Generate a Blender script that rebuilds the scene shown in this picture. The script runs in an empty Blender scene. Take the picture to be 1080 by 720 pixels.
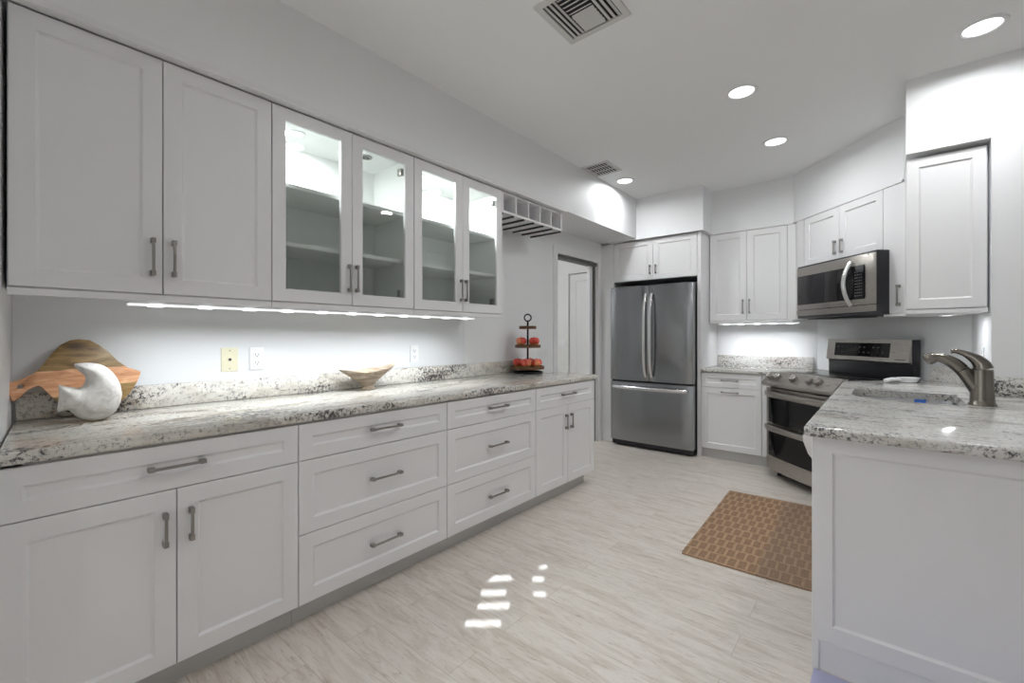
import bpy, bmesh, math, random
from mathutils import Vector, Matrix
random.seed(7)
PI = math.pi
S = bpy.context.scene
COL = S.collection

# ------------------------------------------------------------------ camera, world, sun, exposure
CAM_H, F_PX, YAW = 1.24, 465.0, math.radians(40.06)
cd = bpy.data.cameras.new('camera')
cd.sensor_fit = 'HORIZONTAL'
cd.sensor_width = 36.0
cd.lens = F_PX / 1080 * 36.0
cd.shift_y = -5.5 / 1080
cd.clip_start = 0.02
cam = bpy.data.objects.new('camera', cd)
cam.location = (0, 0, CAM_H)
cam.rotation_euler = (PI / 2, 0, YAW)
COL.objects.link(cam)
S.camera = cam

w = bpy.data.worlds.new('world')
S.world = w
w.use_nodes = True
w.node_tree.nodes['Background'].inputs[0].default_value = (0.75, 0.85, 1.0, 1)
w.node_tree.nodes['Background'].inputs[1].default_value = 0.4

SUN_DIR = Vector((-0.64, 0.765, -0.36)).normalized()      # travels from behind the camera into the room
sl = bpy.data.lights.new('sun', 'SUN')
sl.energy = 42.0
sl.angle = math.radians(0.12)
sl.color = (0.82, 0.91, 1.0)
sun = bpy.data.objects.new('sun', sl)
sun.rotation_euler = SUN_DIR.to_track_quat('-Z', 'Y').to_euler()
sun.location = (3, -8, 5)
COL.objects.link(sun)

EXPOSURE = -1.38
DOWN_W = 20.0            # each recessed ceiling lamp
STRIP_W = 20.0            # long strip under the wall cabinets
WINDOW_E = 0.8
CEIL_FILL_W = 230.0           # added fill lamp aimed up to lift the ceiling
# # daylight through the living room windows
vs = S.view_settings
S.display_settings.display_device = 'sRGB'
vs.view_transform = 'Standard'
vs.look = 'None'
vs.exposure = EXPOSURE
vs.gamma = 1.0
vs.use_curve_mapping = False
cy = S.cycles
cy.use_denoising = True
cy.max_bounces = 24
cy.diffuse_bounces = 20
cy.glossy_bounces = 5
cy.transparent_max_bounces = 12
cy.caustics_reflective = False
cy.caustics_refractive = False
cy.sample_clamp_indirect = 10.0

# ------------------------------------------------------------------ materials
def rgb(h):
    def f(c):
        c /= 255.0
        return c / 12.92 if c <= 0.04045 else ((c + 0.055) / 1.055) ** 2.4
    return (f(h[0]), f(h[1]), f(h[2]), 1)

def new_mat(name, col, rough=0.5, metal=0.0, spec=0.5, coat=0.0):
    m = bpy.data.materials.new(name)
    m.use_nodes = True
    b = m.node_tree.nodes['Principled BSDF']
    b.inputs['Base Color'].default_value = col
    b.inputs['Roughness'].default_value = rough
    b.inputs['Metallic'].default_value = metal
    b.inputs['Specular IOR Level'].default_value = spec
    b.inputs['Coat Weight'].default_value = coat
    b.inputs['Coat Roughness'].default_value = 0.05
    return m

class NT:
    """small helper for building node trees"""
    def __init__(self, m):
        self.m = m; self.t = m.node_tree; self.b = self.t.nodes['Principled BSDF']
    def n(self, kind, **kw):
        nd = self.t.nodes.new(kind)
        for k, v in kw.items():
            setattr(nd, k, v)
        return nd
    def l(self, a, b):
        self.t.links.new(a, b)
    def coords(self, scale=(1, 1, 1), kind='Object', rot=(0, 0, 0)):
        tc = self.n('ShaderNodeTexCoord'); mp = self.n('ShaderNodeMapping')
        mp.inputs['Scale'].default_value = scale
        mp.inputs['Rotation'].default_value = rot
        self.l(tc.outputs[kind], mp.inputs['Vector'])
        return mp.outputs['Vector']
    def noise(self, vec, scale, detail=4, rough=0.55, dist=0.0):
        nd = self.n('ShaderNodeTexNoise')
        nd.inputs['Scale'].default_value = scale
        nd.inputs['Detail'].default_value = detail
        nd.inputs['Roughness'].default_value = rough
        nd.inputs['Distortion'].default_value = dist
        self.l(vec, nd.inputs['Vector'])
        return nd.outputs['Fac']
    def ramp(self, fac, stops):
        r = self.n('ShaderNodeValToRGB')
        e = r.color_ramp.elements
        e[0].position, e[0].color = stops[0]
        e[1].position, e[1].color = stops[-1]
        for p, c in stops[1:-1]:
            k = e.new(p); k.color = c
        self.l(fac, r.inputs['Fac'])
        return r.outputs['Color']
    def mix(self, fac, a, b, blend='MIX'):
        x = self.n('ShaderNodeMix', data_type='RGBA', blend_type=blend)
        for src, i in ((fac, 0), (a, 6), (b, 7)):
            if isinstance(src, (float, int)):
                x.inputs[i].default_value = src
            elif isinstance(src, tuple):
                x.inputs[i].default_value = src
            else:
                self.l(src, x.inputs[i])
        return x.outputs[2]
    def math(self, op, a, b=0.0):
        x = self.n('ShaderNodeMath', operation=op)
        for src, i in ((a, 0), (b, 1)):
            if isinstance(src, (float, int)):
                x.inputs[i].default_value = src
            else:
                self.l(src, x.inputs[i])
        return x.outputs[0]
    def bump(self, h, strength=0.3, dist=0.002):
        b = self.n('ShaderNodeBump')
        b.inputs['Strength'].default_value = strength
        b.inputs['Distance'].default_value = dist
        self.l(h, b.inputs['Height'])
        self.l(b.outputs['Normal'], self.b.inputs['Normal'])

W1 = (1, 1, 1, 1); K0 = (0, 0, 0, 1)
M = {}
M['wall'] = new_mat('wall_paint', (0.82, 0.83, 0.84, 1), 0.55)
M['ceiling'] = new_mat('ceiling_paint', (0.905, 0.915, 0.92, 1), 0.8)
M['cab'] = new_mat('cabinet_paint', (0.80, 0.80, 0.81, 1), 0.32)
M['cab_in'] = new_mat('cabinet_interior', (0.78, 0.79, 0.78, 1), 0.5)
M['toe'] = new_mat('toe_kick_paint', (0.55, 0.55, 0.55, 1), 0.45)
M['splash'] = new_mat('gloss_white_panel', (0.80, 0.82, 0.84, 1), 0.12, spec=0.6)
M['white_plastic'] = new_mat('white_plastic', (0.82, 0.83, 0.84, 1), 0.35)
M['cream_plastic'] = new_mat('cream_plastic', rgb((226, 222, 196)), 0.4)
M['dark'] = new_mat('dark_gap', (0.02, 0.02, 0.02, 1), 0.6)
M['grey'] = new_mat('vent_inside', (0.025, 0.025, 0.025, 1), 0.8)
M['vent'] = new_mat('vent_paint', (0.66, 0.66, 0.65, 1), 0.5)
M['nickel'] = new_mat('brushed_nickel', (0.34, 0.325, 0.31, 1), 0.33, 1.0)
M['blackmetal'] = new_mat('black_iron', (0.02, 0.019, 0.018, 1), 0.45, 0.6)
M['black'] = new_mat('black_enamel', (0.018, 0.018, 0.022, 1), 0.3)
M['blackglass'] = new_mat('black_glass', (0.006, 0.006, 0.007, 1), 0.06, spec=0.3)
M['blackgray'] = new_mat('reflection_grey_glass', (0.018, 0.017, 0.020, 1), 0.16, spec=0.35)
M['blue'] = new_mat('blue_tape', (0.06, 0.22, 0.75, 1), 0.5)
M['lilac'] = new_mat('lilac_patch', (0.40, 0.40, 0.58, 1), 0.6)
M['track'] = new_mat('door_track', (0.09, 0.09, 0.085, 1), 0.5)
M['gold'] = new_mat('key_marks', (0.42, 0.42, 0.43, 1), 0.5)
M['hall'] = new_mat('hall_paint', (0.80, 0.80, 0.79, 1), 0.6)

def emit(name, col, s):
    m = bpy.data.materials.new(name); m.use_nodes = True
    b = m.node_tree.nodes['Principled BSDF']
    b.inputs['Base Color'].default_value = (0.8, 0.8, 0.8, 1)
    b.inputs['Emission Color'].default_value = col
    b.inputs['Emission Strength'].default_value = s
    return m
M['lamp'] = emit('lamp_lens', (0.98, 0.99, 1, 1), 9.0)
M['led'] = emit('led_lens', (0.95, 0.98, 1, 1), 12.0)
M['diffuser'] = emit('led_diffuser', (0.95, 0.98, 1, 1), 2.2)
M['daylight'] = emit('window_daylight', (0.88, 0.94, 1.0, 1), WINDOW_E)

def steel(name, col, rough, stretch, var=0.07, bmp=0.05):
    m = new_mat(name, col, rough, 1.0)
    t = NT(m)
    v = t.coords(stretch)
    f = t.noise(v, 14, 3, 0.6)
    r = t.n('ShaderNodeMapRange')
    r.inputs['To Min'].default_value = rough - var
    r.inputs['To Max'].default_value = rough + var * 1.4
    t.l(f, r.inputs['Value']); t.l(r.outputs['Result'], t.b.inputs['Roughness'])
    if bmp:
        t.bump(f, bmp, 0.001)
    return m
M['steel'] = steel('stainless_steel', (0.42, 0.42, 0.435, 1), 0.26, (1, 1, 22))
M['steel_v'] = steel('fridge_steel', (0.33, 0.34, 0.355, 1), 0.24, (40, 40, 0.5), 0.02, 0.0)
M['steel_warm'] = steel('range_steel', (0.42, 0.395, 0.365, 1), 0.28, (1, 1, 22))
M['steel_bright'] = new_mat('bright_steel', (0.72, 0.72, 0.73, 1), 0.25, 1.0)
M['faucet'] = new_mat('faucet_nickel', (0.23, 0.21, 0.185, 1), 0.22, 1.0)

def thin_glass():
    m = bpy.data.materials.new('cabinet_glass'); m.use_nodes = True
    t = m.node_tree; t.nodes.clear()
    o = t.nodes.new('ShaderNodeOutputMaterial'); mx = t.nodes.new('ShaderNodeMixShader')
    a = t.nodes.new('ShaderNodeBsdfTransparent'); a.inputs[0].default_value = (0.93, 0.95, 0.94, 1)
    g = t.nodes.new('ShaderNodeBsdfGlossy'); g.inputs['Roughness'].default_value = 0.0
    fr = t.nodes.new('ShaderNodeFresnel'); fr.inputs['IOR'].default_value = 1.5
    ge = t.nodes.new('ShaderNodeNewGeometry'); mr = t.nodes.new('ShaderNodeMapRange')   # same reflectance from either side of the pane
    mr.inputs['To Min'].default_value = 1.5; mr.inputs['To Max'].default_value = 1 / 1.5
    t.links.new(ge.outputs['Backfacing'], mr.inputs['Value']); t.links.new(mr.outputs[0], fr.inputs['IOR'])
    t.links.new(fr.outputs[0], mx.inputs[0]); t.links.new(a.outputs[0], mx.inputs[1])
    t.links.new(g.outputs[0], mx.inputs[2]); t.links.new(mx.outputs[0], o.inputs[0])
    return m
M['glass'] = thin_glass()

def granite(name, stretch, tint=(1, 1, 1)):
    m = new_mat(name, W1, 0.13, spec=0.55)
    t = NT(m)
    v = t.coords(stretch)
    v1 = t.coords((1, 1, 1))
    big = t.noise(v, 7, 6, 0.62, 0.6)
    base = t.ramp(big, [(0.30, rgb((140, 130, 118))), (0.42, rgb((196, 190, 179))), (0.52, rgb((220, 217, 209))), (0.70, rgb((200, 198, 192)))])
    cloud = t.noise(v, 16, 5, 0.7, 0.3)
    base = t.mix(t.ramp(cloud, [(0.40, K0), (0.62, (0.55, 0.55, 0.55, 1))]), base, rgb((222, 221, 216)))
    brown = t.noise(v, 24, 4, 0.65, 0.4)
    base = t.mix(t.ramp(brown, [(0.60, K0), (0.68, (0.75, 0.75, 0.75, 1))]), base, rgb((128, 108, 94)))
    grey = t.noise(v1, 70, 4, 0.75)
    base = t.mix(t.ramp(grey, [(0.54, K0), (0.62, (0.7, 0.7, 0.7, 1))]), base, rgb((120, 118, 120)))
    patch = t.noise(v, 5.5, 3, 0.6, 0.5)
    spk = t.noise(v1, 62, 4, 0.75, 0.3)
    comb = t.math('ADD', t.math('MULTIPLY', patch, 0.55), t.math('MULTIPLY', spk, 0.62))
    base = t.mix(t.ramp(comb, [(0.648, K0), (0.705, (0.9, 0.9, 0.9, 1))]), base, rgb((48, 45, 50)))
    base = t.mix(1.0, base, (tint[0], tint[1], tint[2], 1), 'MULTIPLY')
    t.l(base, t.b.inputs['Base Color'])
    return m
M['granite'] = granite('granite', (1.0, 0.38, 1.0))
M['granite_x'] = granite('granite_across', (0.38, 1.0, 1.0), (0.93, 0.94, 0.97))  # same granite; tint puts the cooler, dimmer light into its colour

def floor_surface():
    m = new_mat('whitewashed_plank_tile', W1, 0.33)
    t = NT(m)
    v = t.coords((1, 1, 1))
    br = t.n('ShaderNodeTexBrick')
    br.offset = 0.37; br.offset_frequency = 2; br.squash = 1.0
    br.inputs['Color1'].default_value = (0.2, 0.2, 0.2, 1)
    br.inputs['Color2'].default_value = (0.9, 0.9, 0.9, 1)
    br.inputs['Mortar'].default_value = (0.5, 0.5, 0.5, 1)
    br.inputs['Scale'].default_value = 1.0
    br.inputs['Mortar Size'].default_value = 0.0009
    br.inputs['Mortar Smooth'].default_value = 0.1
    br.inputs['Brick Width'].default_value = 1.22
    br.inputs['Row Height'].default_value = 0.155
    t.l(v, br.inputs['Vector'])
    # each plank its own shift of the grain
    sep = t.n('ShaderNodeSeparateXYZ'); t.l(v, sep.inputs[0])
    cmb = t.n('ShaderNodeCombineXYZ')
    t.l(t.math('MULTIPLY', sep.outputs[0], 1.5), cmb.inputs[0])
    t.l(t.math('MULTIPLY', sep.outputs[1], 10.0), cmb.inputs[1])
    bw = t.n('ShaderNodeRGBToBW'); t.l(br.outputs['Color'], bw.inputs[0])
    t.l(t.math('MULTIPLY', bw.outputs[0], 37.0), cmb.inputs[2])
    g1 = t.noise(cmb.outputs[0], 2.2, 7, 0.68, 1.0)
    cm2 = t.n('ShaderNodeCombineXYZ')
    t.l(t.math('MULTIPLY', sep.outputs[0], 3.2), cm2.inputs[0])
    t.l(t.math('MULTIPLY', sep.outputs[1], 22.0), cm2.inputs[1])
    t.l(t.math('MULTIPLY', bw.outputs[0], 91.0), cm2.inputs[2])
    g2 = t.noise(cm2.outputs[0], 3.0, 8, 0.75, 1.4)
    col = t.ramp(g1, [(0.26, rgb((180, 166, 152))), (0.40, rgb((203, 194, 184))), (0.54, rgb((216, 209, 201))), (0.75, rgb((224, 218, 211)))])
    col = t.mix(t.ramp(g2, [(0.53, K0), (0.72, (0.78, 0.78, 0.78, 1))]), col, rgb((152, 134, 118)))
    col = t.mix(0.07, col, br.outputs['Color'], 'SOFT_LIGHT')
    col = t.mix(br.outputs['Fac'], col, rgb((172, 160, 150)))
    t.l(col, t.b.inputs['Base Color'])
    t.bump(t.math('SUBTRACT', t.math('MULTIPLY', g2, 0.25), br.outputs['Fac']), 0.25, 0.0015)
    return m
M['floor'] = floor_surface()

def wood(name, c1, c2, c3, stretch=(1, 1, 9), scale=5):
    m = new_mat(name, W1, 0.42)
    t = NT(m)
    g = t.noise(t.coords(stretch), scale, 6, 0.6, 0.8)
    t.l(t.ramp(g, [(0.3, rgb(c1)), (0.5, rgb(c2)), (0.7, rgb(c3))]), t.b.inputs['Base Color'])
    return m
M['tray_wood'] = wood('tray_wood', (62, 40, 24), (98, 66, 40), (128, 92, 58), (1, 1, 4), 18)

def board_mat():
    m = new_mat('live_edge_board', W1, 0.38)
    t = NT(m)
    v = t.coords((1, 1, 1))
    sep = t.n('ShaderNodeSeparateXYZ'); t.l(v, sep.inputs[0])
    g = t.noise(t.coords((2.0, 2.0, 12)), 4, 6, 0.6, 1.0)
    olive = t.ramp(g, [(0.28, rgb((78, 58, 36))), (0.48, rgb((128, 102, 62))), (0.7, rgb((156, 130, 84)))])
    tan = t.ramp(g, [(0.28, rgb((166, 108, 74))), (0.5, rgb((202, 150, 112))), (0.7, rgb((222, 180, 142)))])
    # tan heartwood stripe between two olive planks (board's own height and length)
    wob = t.math('MULTIPLY', t.math('SUBTRACT', t.noise(v, 9, 2), 0.5), 0.02)
    h = t.math('ADD', t.math('SUBTRACT', sep.outputs[2], t.math('MULTIPLY', sep.outputs[1], 0.05)), wob)
    up = t.math('GREATER_THAN', h, 0.182)
    lo = t.math('LESS_THAN', t.math('SUBTRACT', h, t.math('MULTIPLY', sep.outputs[1], 0.12)), 0.062)
    col = t.mix(t.math('MAXIMUM', up, lo), tan, olive)
    # dark knot near the top of the arch
    k = t.n('ShaderNodeVectorMath', operation='DISTANCE')
    mp = t.coords((0.01, 1.0, 2.2))
    t.l(mp, k.inputs[0]); k.inputs[1].default_value = (0, 0.228, 0.288 * 2.2)
    col = t.mix(t.ramp(k.outputs['Value'], [(0.012, (0.8, 0.8, 0.8, 1)), (0.045, K0)]), col, rgb((56, 42, 32)))
    t.l(col, t.b.inputs['Base Color'])
    return m
M['board'] = board_mat()

def rug_mat():
    m = new_mat('woven_jute', W1, 0.9)
    t = NT(m)
    v = t.coords((1, 1, 1))
    br = t.n('ShaderNodeTexBrick')
    br.offset = 0.5
    br.inputs['Color1'].default_value = (0.0, 0.0, 0.0, 1); br.inputs['Color2'].default_value = (0.25, 0.25, 0.25, 1)
    br.inputs['Mortar'].default_value = W1
    br.inputs['Scale'].default_value = 1.0
    br.inputs['Mortar Size'].default_value = 0.010
    br.inputs['Mortar Smooth'].default_value = 0.4
    br.inputs['Brick Width'].default_value = 0.050
    br.inputs['Row Height'].default_value = 0.105
    t.l(v, br.inputs['Vector'])
    wv = t.noise(t.coords((1, 1, 1)), 190, 2, 0.6)
    patch = t.noise(t.coords((1, 1, 1)), 3, 2)
    a = t.ramp(wv, [(0.3, rgb((104, 80, 60))), (0.7, rgb((150, 120, 94)))])
    b = t.ramp(wv, [(0.3, rgb((140, 112, 87))), (0.7, rgb((196, 162, 130)))])
    rings = t.n('ShaderNodeTexWave'); rings.inputs['Scale'].default_value = 32; rings.inputs['Distortion'].default_value = 1.5
    rings.bands_direction = 'Y'; t.l(t.coords((1, 1, 1)), rings.inputs['Vector'])
    cell = t.math('MINIMUM', t.math('ADD', br.outputs['Fac'], t.math('MULTIPLY', rings.outputs['Fac'], 0.45)), 1.0)
    col = t.mix(cell, a, b)
    sx_ = t.n('ShaderNodeSeparateXYZ'); t.l(v, sx_.inputs[0])
    grey_mix = t.math('MULTIPLY', t.math('GREATER_THAN', sx_.outputs[0], 0.37), 0.35)     # greyer beyond this point across the rug
    col = t.mix(grey_mix, col, rgb((128, 110, 98)))
    t.l(col, t.b.inputs['Base Color'])
    t.bump(t.math('ADD', br.outputs['Fac'], t.math('MULTIPLY', wv, 0.6)), 0.8, 0.006)
    return m
M['rug'] = rug_mat()

def apple_mat():
    m = new_mat('apple_skin', W1, 0.28)
    t = NT(m)
    v = t.coords((1, 1, 0.5))
    g = t.noise(v, 22, 4, 0.6)
    col = t.ramp(g, [(0.30, rgb((178, 38, 40))), (0.48, rgb((208, 74, 66))), (0.66, rgb((234, 158, 110)))])
    sep = t.n('ShaderNodeSeparateXYZ'); t.l(t.coords((1, 1, 1)), sep.inputs[0])
    low = t.ramp(sep.outputs[2], [(0.006, W1), (0.030, K0)])
    col = t.mix(low, col, rgb((232, 206, 110)))
    t.l(col, t.b.inputs['Base Color'])
    return m
M['apple'] = apple_mat()
M['stem'] = new_mat('apple_stem', rgb((80, 56, 34)), 0.7)

def stone(name, c1, c2, c3, rough, scale, stretch=(1, 1, 1)):
    m = new_mat(name, W1, rough)
    t = NT(m)
    g = t.noise(t.coords(stretch), scale, 6, 0.65, 0.6)
    t.l(t.ramp(g, [(0.3, rgb(c1)), (0.5, rgb(c2)), (0.7, rgb(c3))]), t.b.inputs['Base Color'])
    t.bump(g, 0.25, 0.003)
    return m
M['ceramic'] = stone('white_textured_ceramic', (196, 192, 186), (228, 226, 222), (240, 239, 236), 0.5, 30)
M['shell'] = stone('banded_stone', (128, 108, 88), (184, 168, 148), (226, 214, 200), 0.35, 9, (1, 1, 7))

# ------------------------------------------------------------------ mesh helpers
class MB:
    def __init__(self):
        self.bm = bmesh.new(); self.mats = []; self.cur = 0
    def mat(self, m):
        if m not in self.mats:
            self.mats.append(m)
        self.cur = self.mats.index(m); return self
    def _mark(self, faces):
        for f in faces:
            f.material_index = self.cur
    def box(self, x0, x1, y0, y1, z0, z1, bev=0.0, seg=2):
        vs_ = [self.bm.verts.new((x, y, z)) for z in (z0, z1) for y in (y0, y1) for x in (x0, x1)]
        idx = [(0, 2, 3, 1), (4, 5, 7, 6), (0, 1, 5, 4), (2, 6, 7, 3), (0, 4, 6, 2), (1, 3, 7, 5)]
        fs = [self.bm.faces.new([vs_[i] for i in q]) for q in idx]
        self._mark(fs)
        if bev > 0:
            es = list({e for f in fs for e in f.edges})
            r = bmesh.ops.bevel(self.bm, geom=es, offset=bev, segments=seg, profile=0.5, affect='EDGES')
            self._mark(r['faces'])
        return self
    def prism(self, pts, z0, z1, bev=0.0, seg=3, axis='z', caps=True):
        """polygon (counter-clockwise) extruded along an axis; axis z: pts (x,y); y: pts (x,z); x: pts (y,z)"""
        def P(a, b, c):
            return {'z': (a, b, c), 'y': (a, c, b), 'x': (c, a, b)}[axis]
        lo = [self.bm.verts.new(P(a, b, z0)) for a, b in pts]
        hi = [self.bm.verts.new(P(a, b, z1)) for a, b in pts]
        n = len(pts); fs = []
        for i in range(n):
            j = (i + 1) % n
            fs.append(self.bm.faces.new((lo[i], lo[j], hi[j], hi[i])))
        if caps:
            fs.append(self.bm.faces.new(hi)); fs.append(self.bm.faces.new(lo[::-1]))
        self._mark(fs)
        if bev > 0 and caps:
            es = [e for e in fs[n].edges] + [e for e in fs[n + 1].edges]
            r = bmesh.ops.bevel(self.bm, geom=es, offset=bev, segments=seg, profile=0.5, affect='EDGES')
            self._mark(r['faces'])
        return self
    def tube(self, pts, radii, n=12, caps=True, flat=1.0):
        """tube through points with radii; flat squashes the section along its binormal"""
        pts = [Vector(p) for p in pts]
        if isinstance(radii, (int, float)):
            radii = [radii] * len(pts)
        rings = []; prev = None
        for i, p in enumerate(pts):
            d = (pts[min(i + 1, len(pts) - 1)] - pts[max(i - 1, 0)]).normalized()
            ref = prev if prev is not None else (Vector((0, 0, 1)) if abs(d.z) < 0.9 else Vector((1, 0, 0)))
            a = (ref - d * ref.dot(d)).normalized(); prev = a
            b = d.cross(a)
            rings.append([self.bm.verts.new(p + (a * math.cos(k * 2 * PI / n) + b * flat * math.sin(k * 2 * PI / n)) * radii[i]) for k in range(n)])
        fs = []
        for r0, r1 in zip(rings, rings[1:]):
            for k in range(n):
                fs.append(self.bm.faces.new((r0[k], r0[(k + 1) % n], r1[(k + 1) % n], r1[k])))
        if caps:
            fs.append(self.bm.faces.new(rings[0][::-1])); fs.append(self.bm.faces.new(rings[-1]))
        self._mark(fs); return self
    def lathe(self, prof, c=(0, 0, 0), n=32, sx=1.0, sy=1.0, fn=None):
        """profile of (radius, z) turned round z at c"""
        rings = []
        for r, z in prof:
            if r < 1e-6:
                rings.append([self.bm.verts.new((c[0], c[1], c[2] + z))])
            else:
                ring = []
                for k in range(n):
                    a = k * 2 * PI / n
                    p = [r * sx * math.cos(a), r * sy * math.sin(a), z]
                    if fn:
                        p = fn(p, a)
                    ring.append(self.bm.verts.new((c[0] + p[0], c[1] + p[1], c[2] + p[2])))
                rings.append(ring)
        fs = []
        for a, b in zip(rings, rings[1:]):
            for k in range(n):
                j = (k + 1) % n
                if len(a) == 1 and len(b) == 1:
                    continue
                if len(a) == 1:
                    fs.append(self.bm.faces.new((a[0], b[j], b[k])))
                elif len(b) == 1:
                    fs.append(self.bm.faces.new((a[k], a[j], b[0])))
                else:
                    fs.append(self.bm.faces.new((a[k], a[j], b[j], b[k])))
        self._mark(fs); return self
    def torus(self, c, R, r, plane='xz', n=32, m=10):
        pts = []
        for k in range(n + 1):
            a = k * 2 * PI / n
            u, v = R * math.cos(a), R * math.sin(a)
            pts.append({'xz': (c[0] + u, c[1], c[2] + v), 'xy': (c[0] + u, c[1] + v, c[2]), 'yz': (c[0], c[1] + u, c[2] + v)}[plane])
        return self.tube(pts, r, m, caps=False)
    def rings(self, loops):
        """stitch equal-length loops of points into a surface, last loop capped"""
        L = [[self.bm.verts.new(p) for p in lp] for lp in loops]
        n = len(L[0]); fs = []
        for a, b in zip(L, L[1:]):
            for k in range(n):
                j = (k + 1) % n
                fs.append(self.bm.faces.new((a[k], a[j], b[j], b[k])))
        return L, fs
    def shaker(self, x0, x1, z0, z1, yf, t=0.02, fw=0.06, rec=0.008, slope=0.009):
        """door or drawer front; front face at yf, back at yf+t, a recessed centre panel with a sloped edge"""
        def R(i, y):
            return [(x0 + i, y, z0 + i), (x1 - i, y, z0 + i), (x1 - i, y, z1 - i), (x0 + i, y, z1 - i)]
        L, fs = self.rings([R(0, yf + t), R(0, yf + 0.002), R(0.002, yf), R(fw, yf), R(fw + 0.0015, yf + 0.003), R(fw + slope, yf + rec)])
        fs.append(self.bm.faces.new(L[-1])); fs.append(self.bm.faces.new(L[0][::-1]))
        self._mark(fs); return self
    def frame_door(self, x0, x1, z0, z1, yf, t=0.02, fw=0.06):
        def R(i, y):
            return [(x0 + i, y, z0 + i), (x1 - i, y, z0 + i), (x1 - i, y, z1 - i), (x0 + i, y, z1 - i)]
        L, fs = self.rings([R(0, yf + t), R(0, yf + 0.002), R(0.002, yf), R(fw - 0.003, yf), R(fw, yf + 0.005), R(fw, yf + t), R(0, yf + t)])
        self._mark(fs)
        bmesh.ops.remove_doubles(self.bm, verts=self.bm.verts, dist=1e-5)
        return self
    def build(self, name, mat=None, parent=None, smooth=32):
        if mat is not None:
            self.mats = [mat] + [m for m in self.mats if m != mat] if not self.mats else self.mats
        bmesh.ops.recalc_face_normals(self.bm, faces=self.bm.faces)
        me = bpy.data.meshes.new(name)
        self.bm.to_mesh(me); self.bm.free()
        for m in self.mats:
            me.materials.append(m)
        if smooth:
            me.shade_smooth()
            me.set_sharp_from_angle(angle=math.radians(smooth))
        o = bpy.data.objects.new(name, me)
        COL.objects.link(o)
        if parent is not None:
            o.parent = parent
        return o

def tag(o, label, cat, group=None):
    o['label'] = label; o['category'] = cat
    if group:
        o['group'] = group
    return o

def thing(name, label, cat, loc=(0, 0, 0), rotz=0.0, group=None):
    o = bpy.data.objects.new(name, None)
    o.empty_display_size = 0.1
    o.location = loc; o.rotation_euler = (0, 0, rotz)
    COL.objects.link(o)
    return tag(o, label, cat, group)

def struct(o):
    o['kind'] = 'structure'; return o

def copy_tree(o, parent=None):
    c = o.copy(); COL.objects.link(c)
    if parent is not None:
        c.parent = parent
    for ch in list(o.children):
        copy_tree(ch, c)
    return c

def area(name, loc, sx, sy, power, col=(1, 1, 1), rot=(0, 0, 0), shape='RECTANGLE', spread=PI, parent=None):
    l = bpy.data.lights.new(name, 'AREA')
    l.shape = shape; l.size = sx; l.size_y = sy
    l.energy = power; l.color = col; l.spread = spread
    o = bpy.data.objects.new(name, l)
    o.location = loc; o.rotation_euler = rot
    COL.objects.link(o)
    if parent is not None:
        o.parent = parent
    return o

# the range stands a few degrees off the corner wall
def beside_range(x, y):
    al = math.atan2(-0.741, 0.671) + math.radians(4)
    ox, oy = 0.671 * -3.888 + 0.741 * 2.44, -0.741 * -3.888 + 0.671 * 2.44
    return (ox + math.cos(al) * x - math.sin(al) * y, oy + math.sin(al) * x + math.cos(al) * y)
def beside_range_at(x, X):
    p, q = beside_range(x, 0), beside_range(x, 1)
    k = (X - p[0]) / (q[0] - p[0])
    return beside_range(x, k)
# angled corner axes: u runs along the corner wall (left to right), n points into it
UX, UY = 0.671, -0.741
NX, NY = 0.741, 0.671
ANG = math.atan2(UY, UX)
def ang(u, n):
    return (UX * u + NX * n, UY * u + NY * n)

# ------------------------------------------------------------------ room shell
WX = -2.58                      # left wall face
ZC = 2.785                      # ceiling
ZS = 2.338                      # underside of the soffits

def wall_box(name, x0, x1, y0, y1, z0=0.0, z1=ZC, mat='wall'):
    return struct(MB().box(x0, x1, y0, y1, z0, z1).build(name, M[mat], smooth=0))

struct(MB().box(-5.2, 3.6, -4.6, 7.2, -0.1, 0.0).build('floor', M['floor'], smooth=0))
struct(MB().box(-5.2, 3.6, -3.3, 7.2, ZC, ZC + 0.1).build('ceiling', M['ceiling'], smooth=0))

# left wall with the doorway
DY0, DY1, DZ = 3.79, 4.64, 2.10
wl = MB()
wl.box(WX - 0.12, WX, 0.0, DY0, 0, ZC)
wl.box(WX - 0.12, WX, DY0, DY1, DZ, ZC)
wl.box(WX - 0.12, WX, DY1, 5.45, 0, ZC)
struct(wl.build('wall_left', M['wall'], smooth=0))
# end wall beside the first cabinet, slightly out of square
we = MB().prism([(WX - 2.6, -0.12), (-1.72, -0.12), (-1.72, -0.008), (WX, 0.060), (WX - 2.6, 0.060)], 0, ZC)
struct(we.build('wall_end', M['wall'], smooth=0))
wall_box('wall_back', WX - 0.12, 0.0, 5.33, 5.45)
A_, B_ = (0.46, 4.27), (-0.50, 5.33)
struct(MB().prism([A_, (0.60, 4.40), (-0.40, 5.50), B_], 0, ZC).build('wall_corner', M['wall'], smooth=0))
struct(MB().prism([(0.46, 3.57), (3.6, 3.57), (3.6, 5.45), (0.0, 5.45), (0.60, 4.40), (0.46, 4.27)], 0, ZC).build('wall_right', M['wall'], smooth=0))
# soffits above the cabinets
struct(MB().box(WX, -2.125, 0.03, 4.73, ZS, ZC).build('trim_1', M['wall'], smooth=0))
sof = MB().prism([(WX, 4.70), (-1.405, 4.70), (-1.405, 5.0), (-0.655, 5.0), ang(-4.09, 2.862), ang(-2.99, 2.862), (0.108, 3.57), (0.46, 3.57), (0.46, 4.27), (-0.50, 5.33), (WX, 5.33)], ZS, ZC)
struct(sof.build('trim_2', M['wall'], smooth=0))
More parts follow.
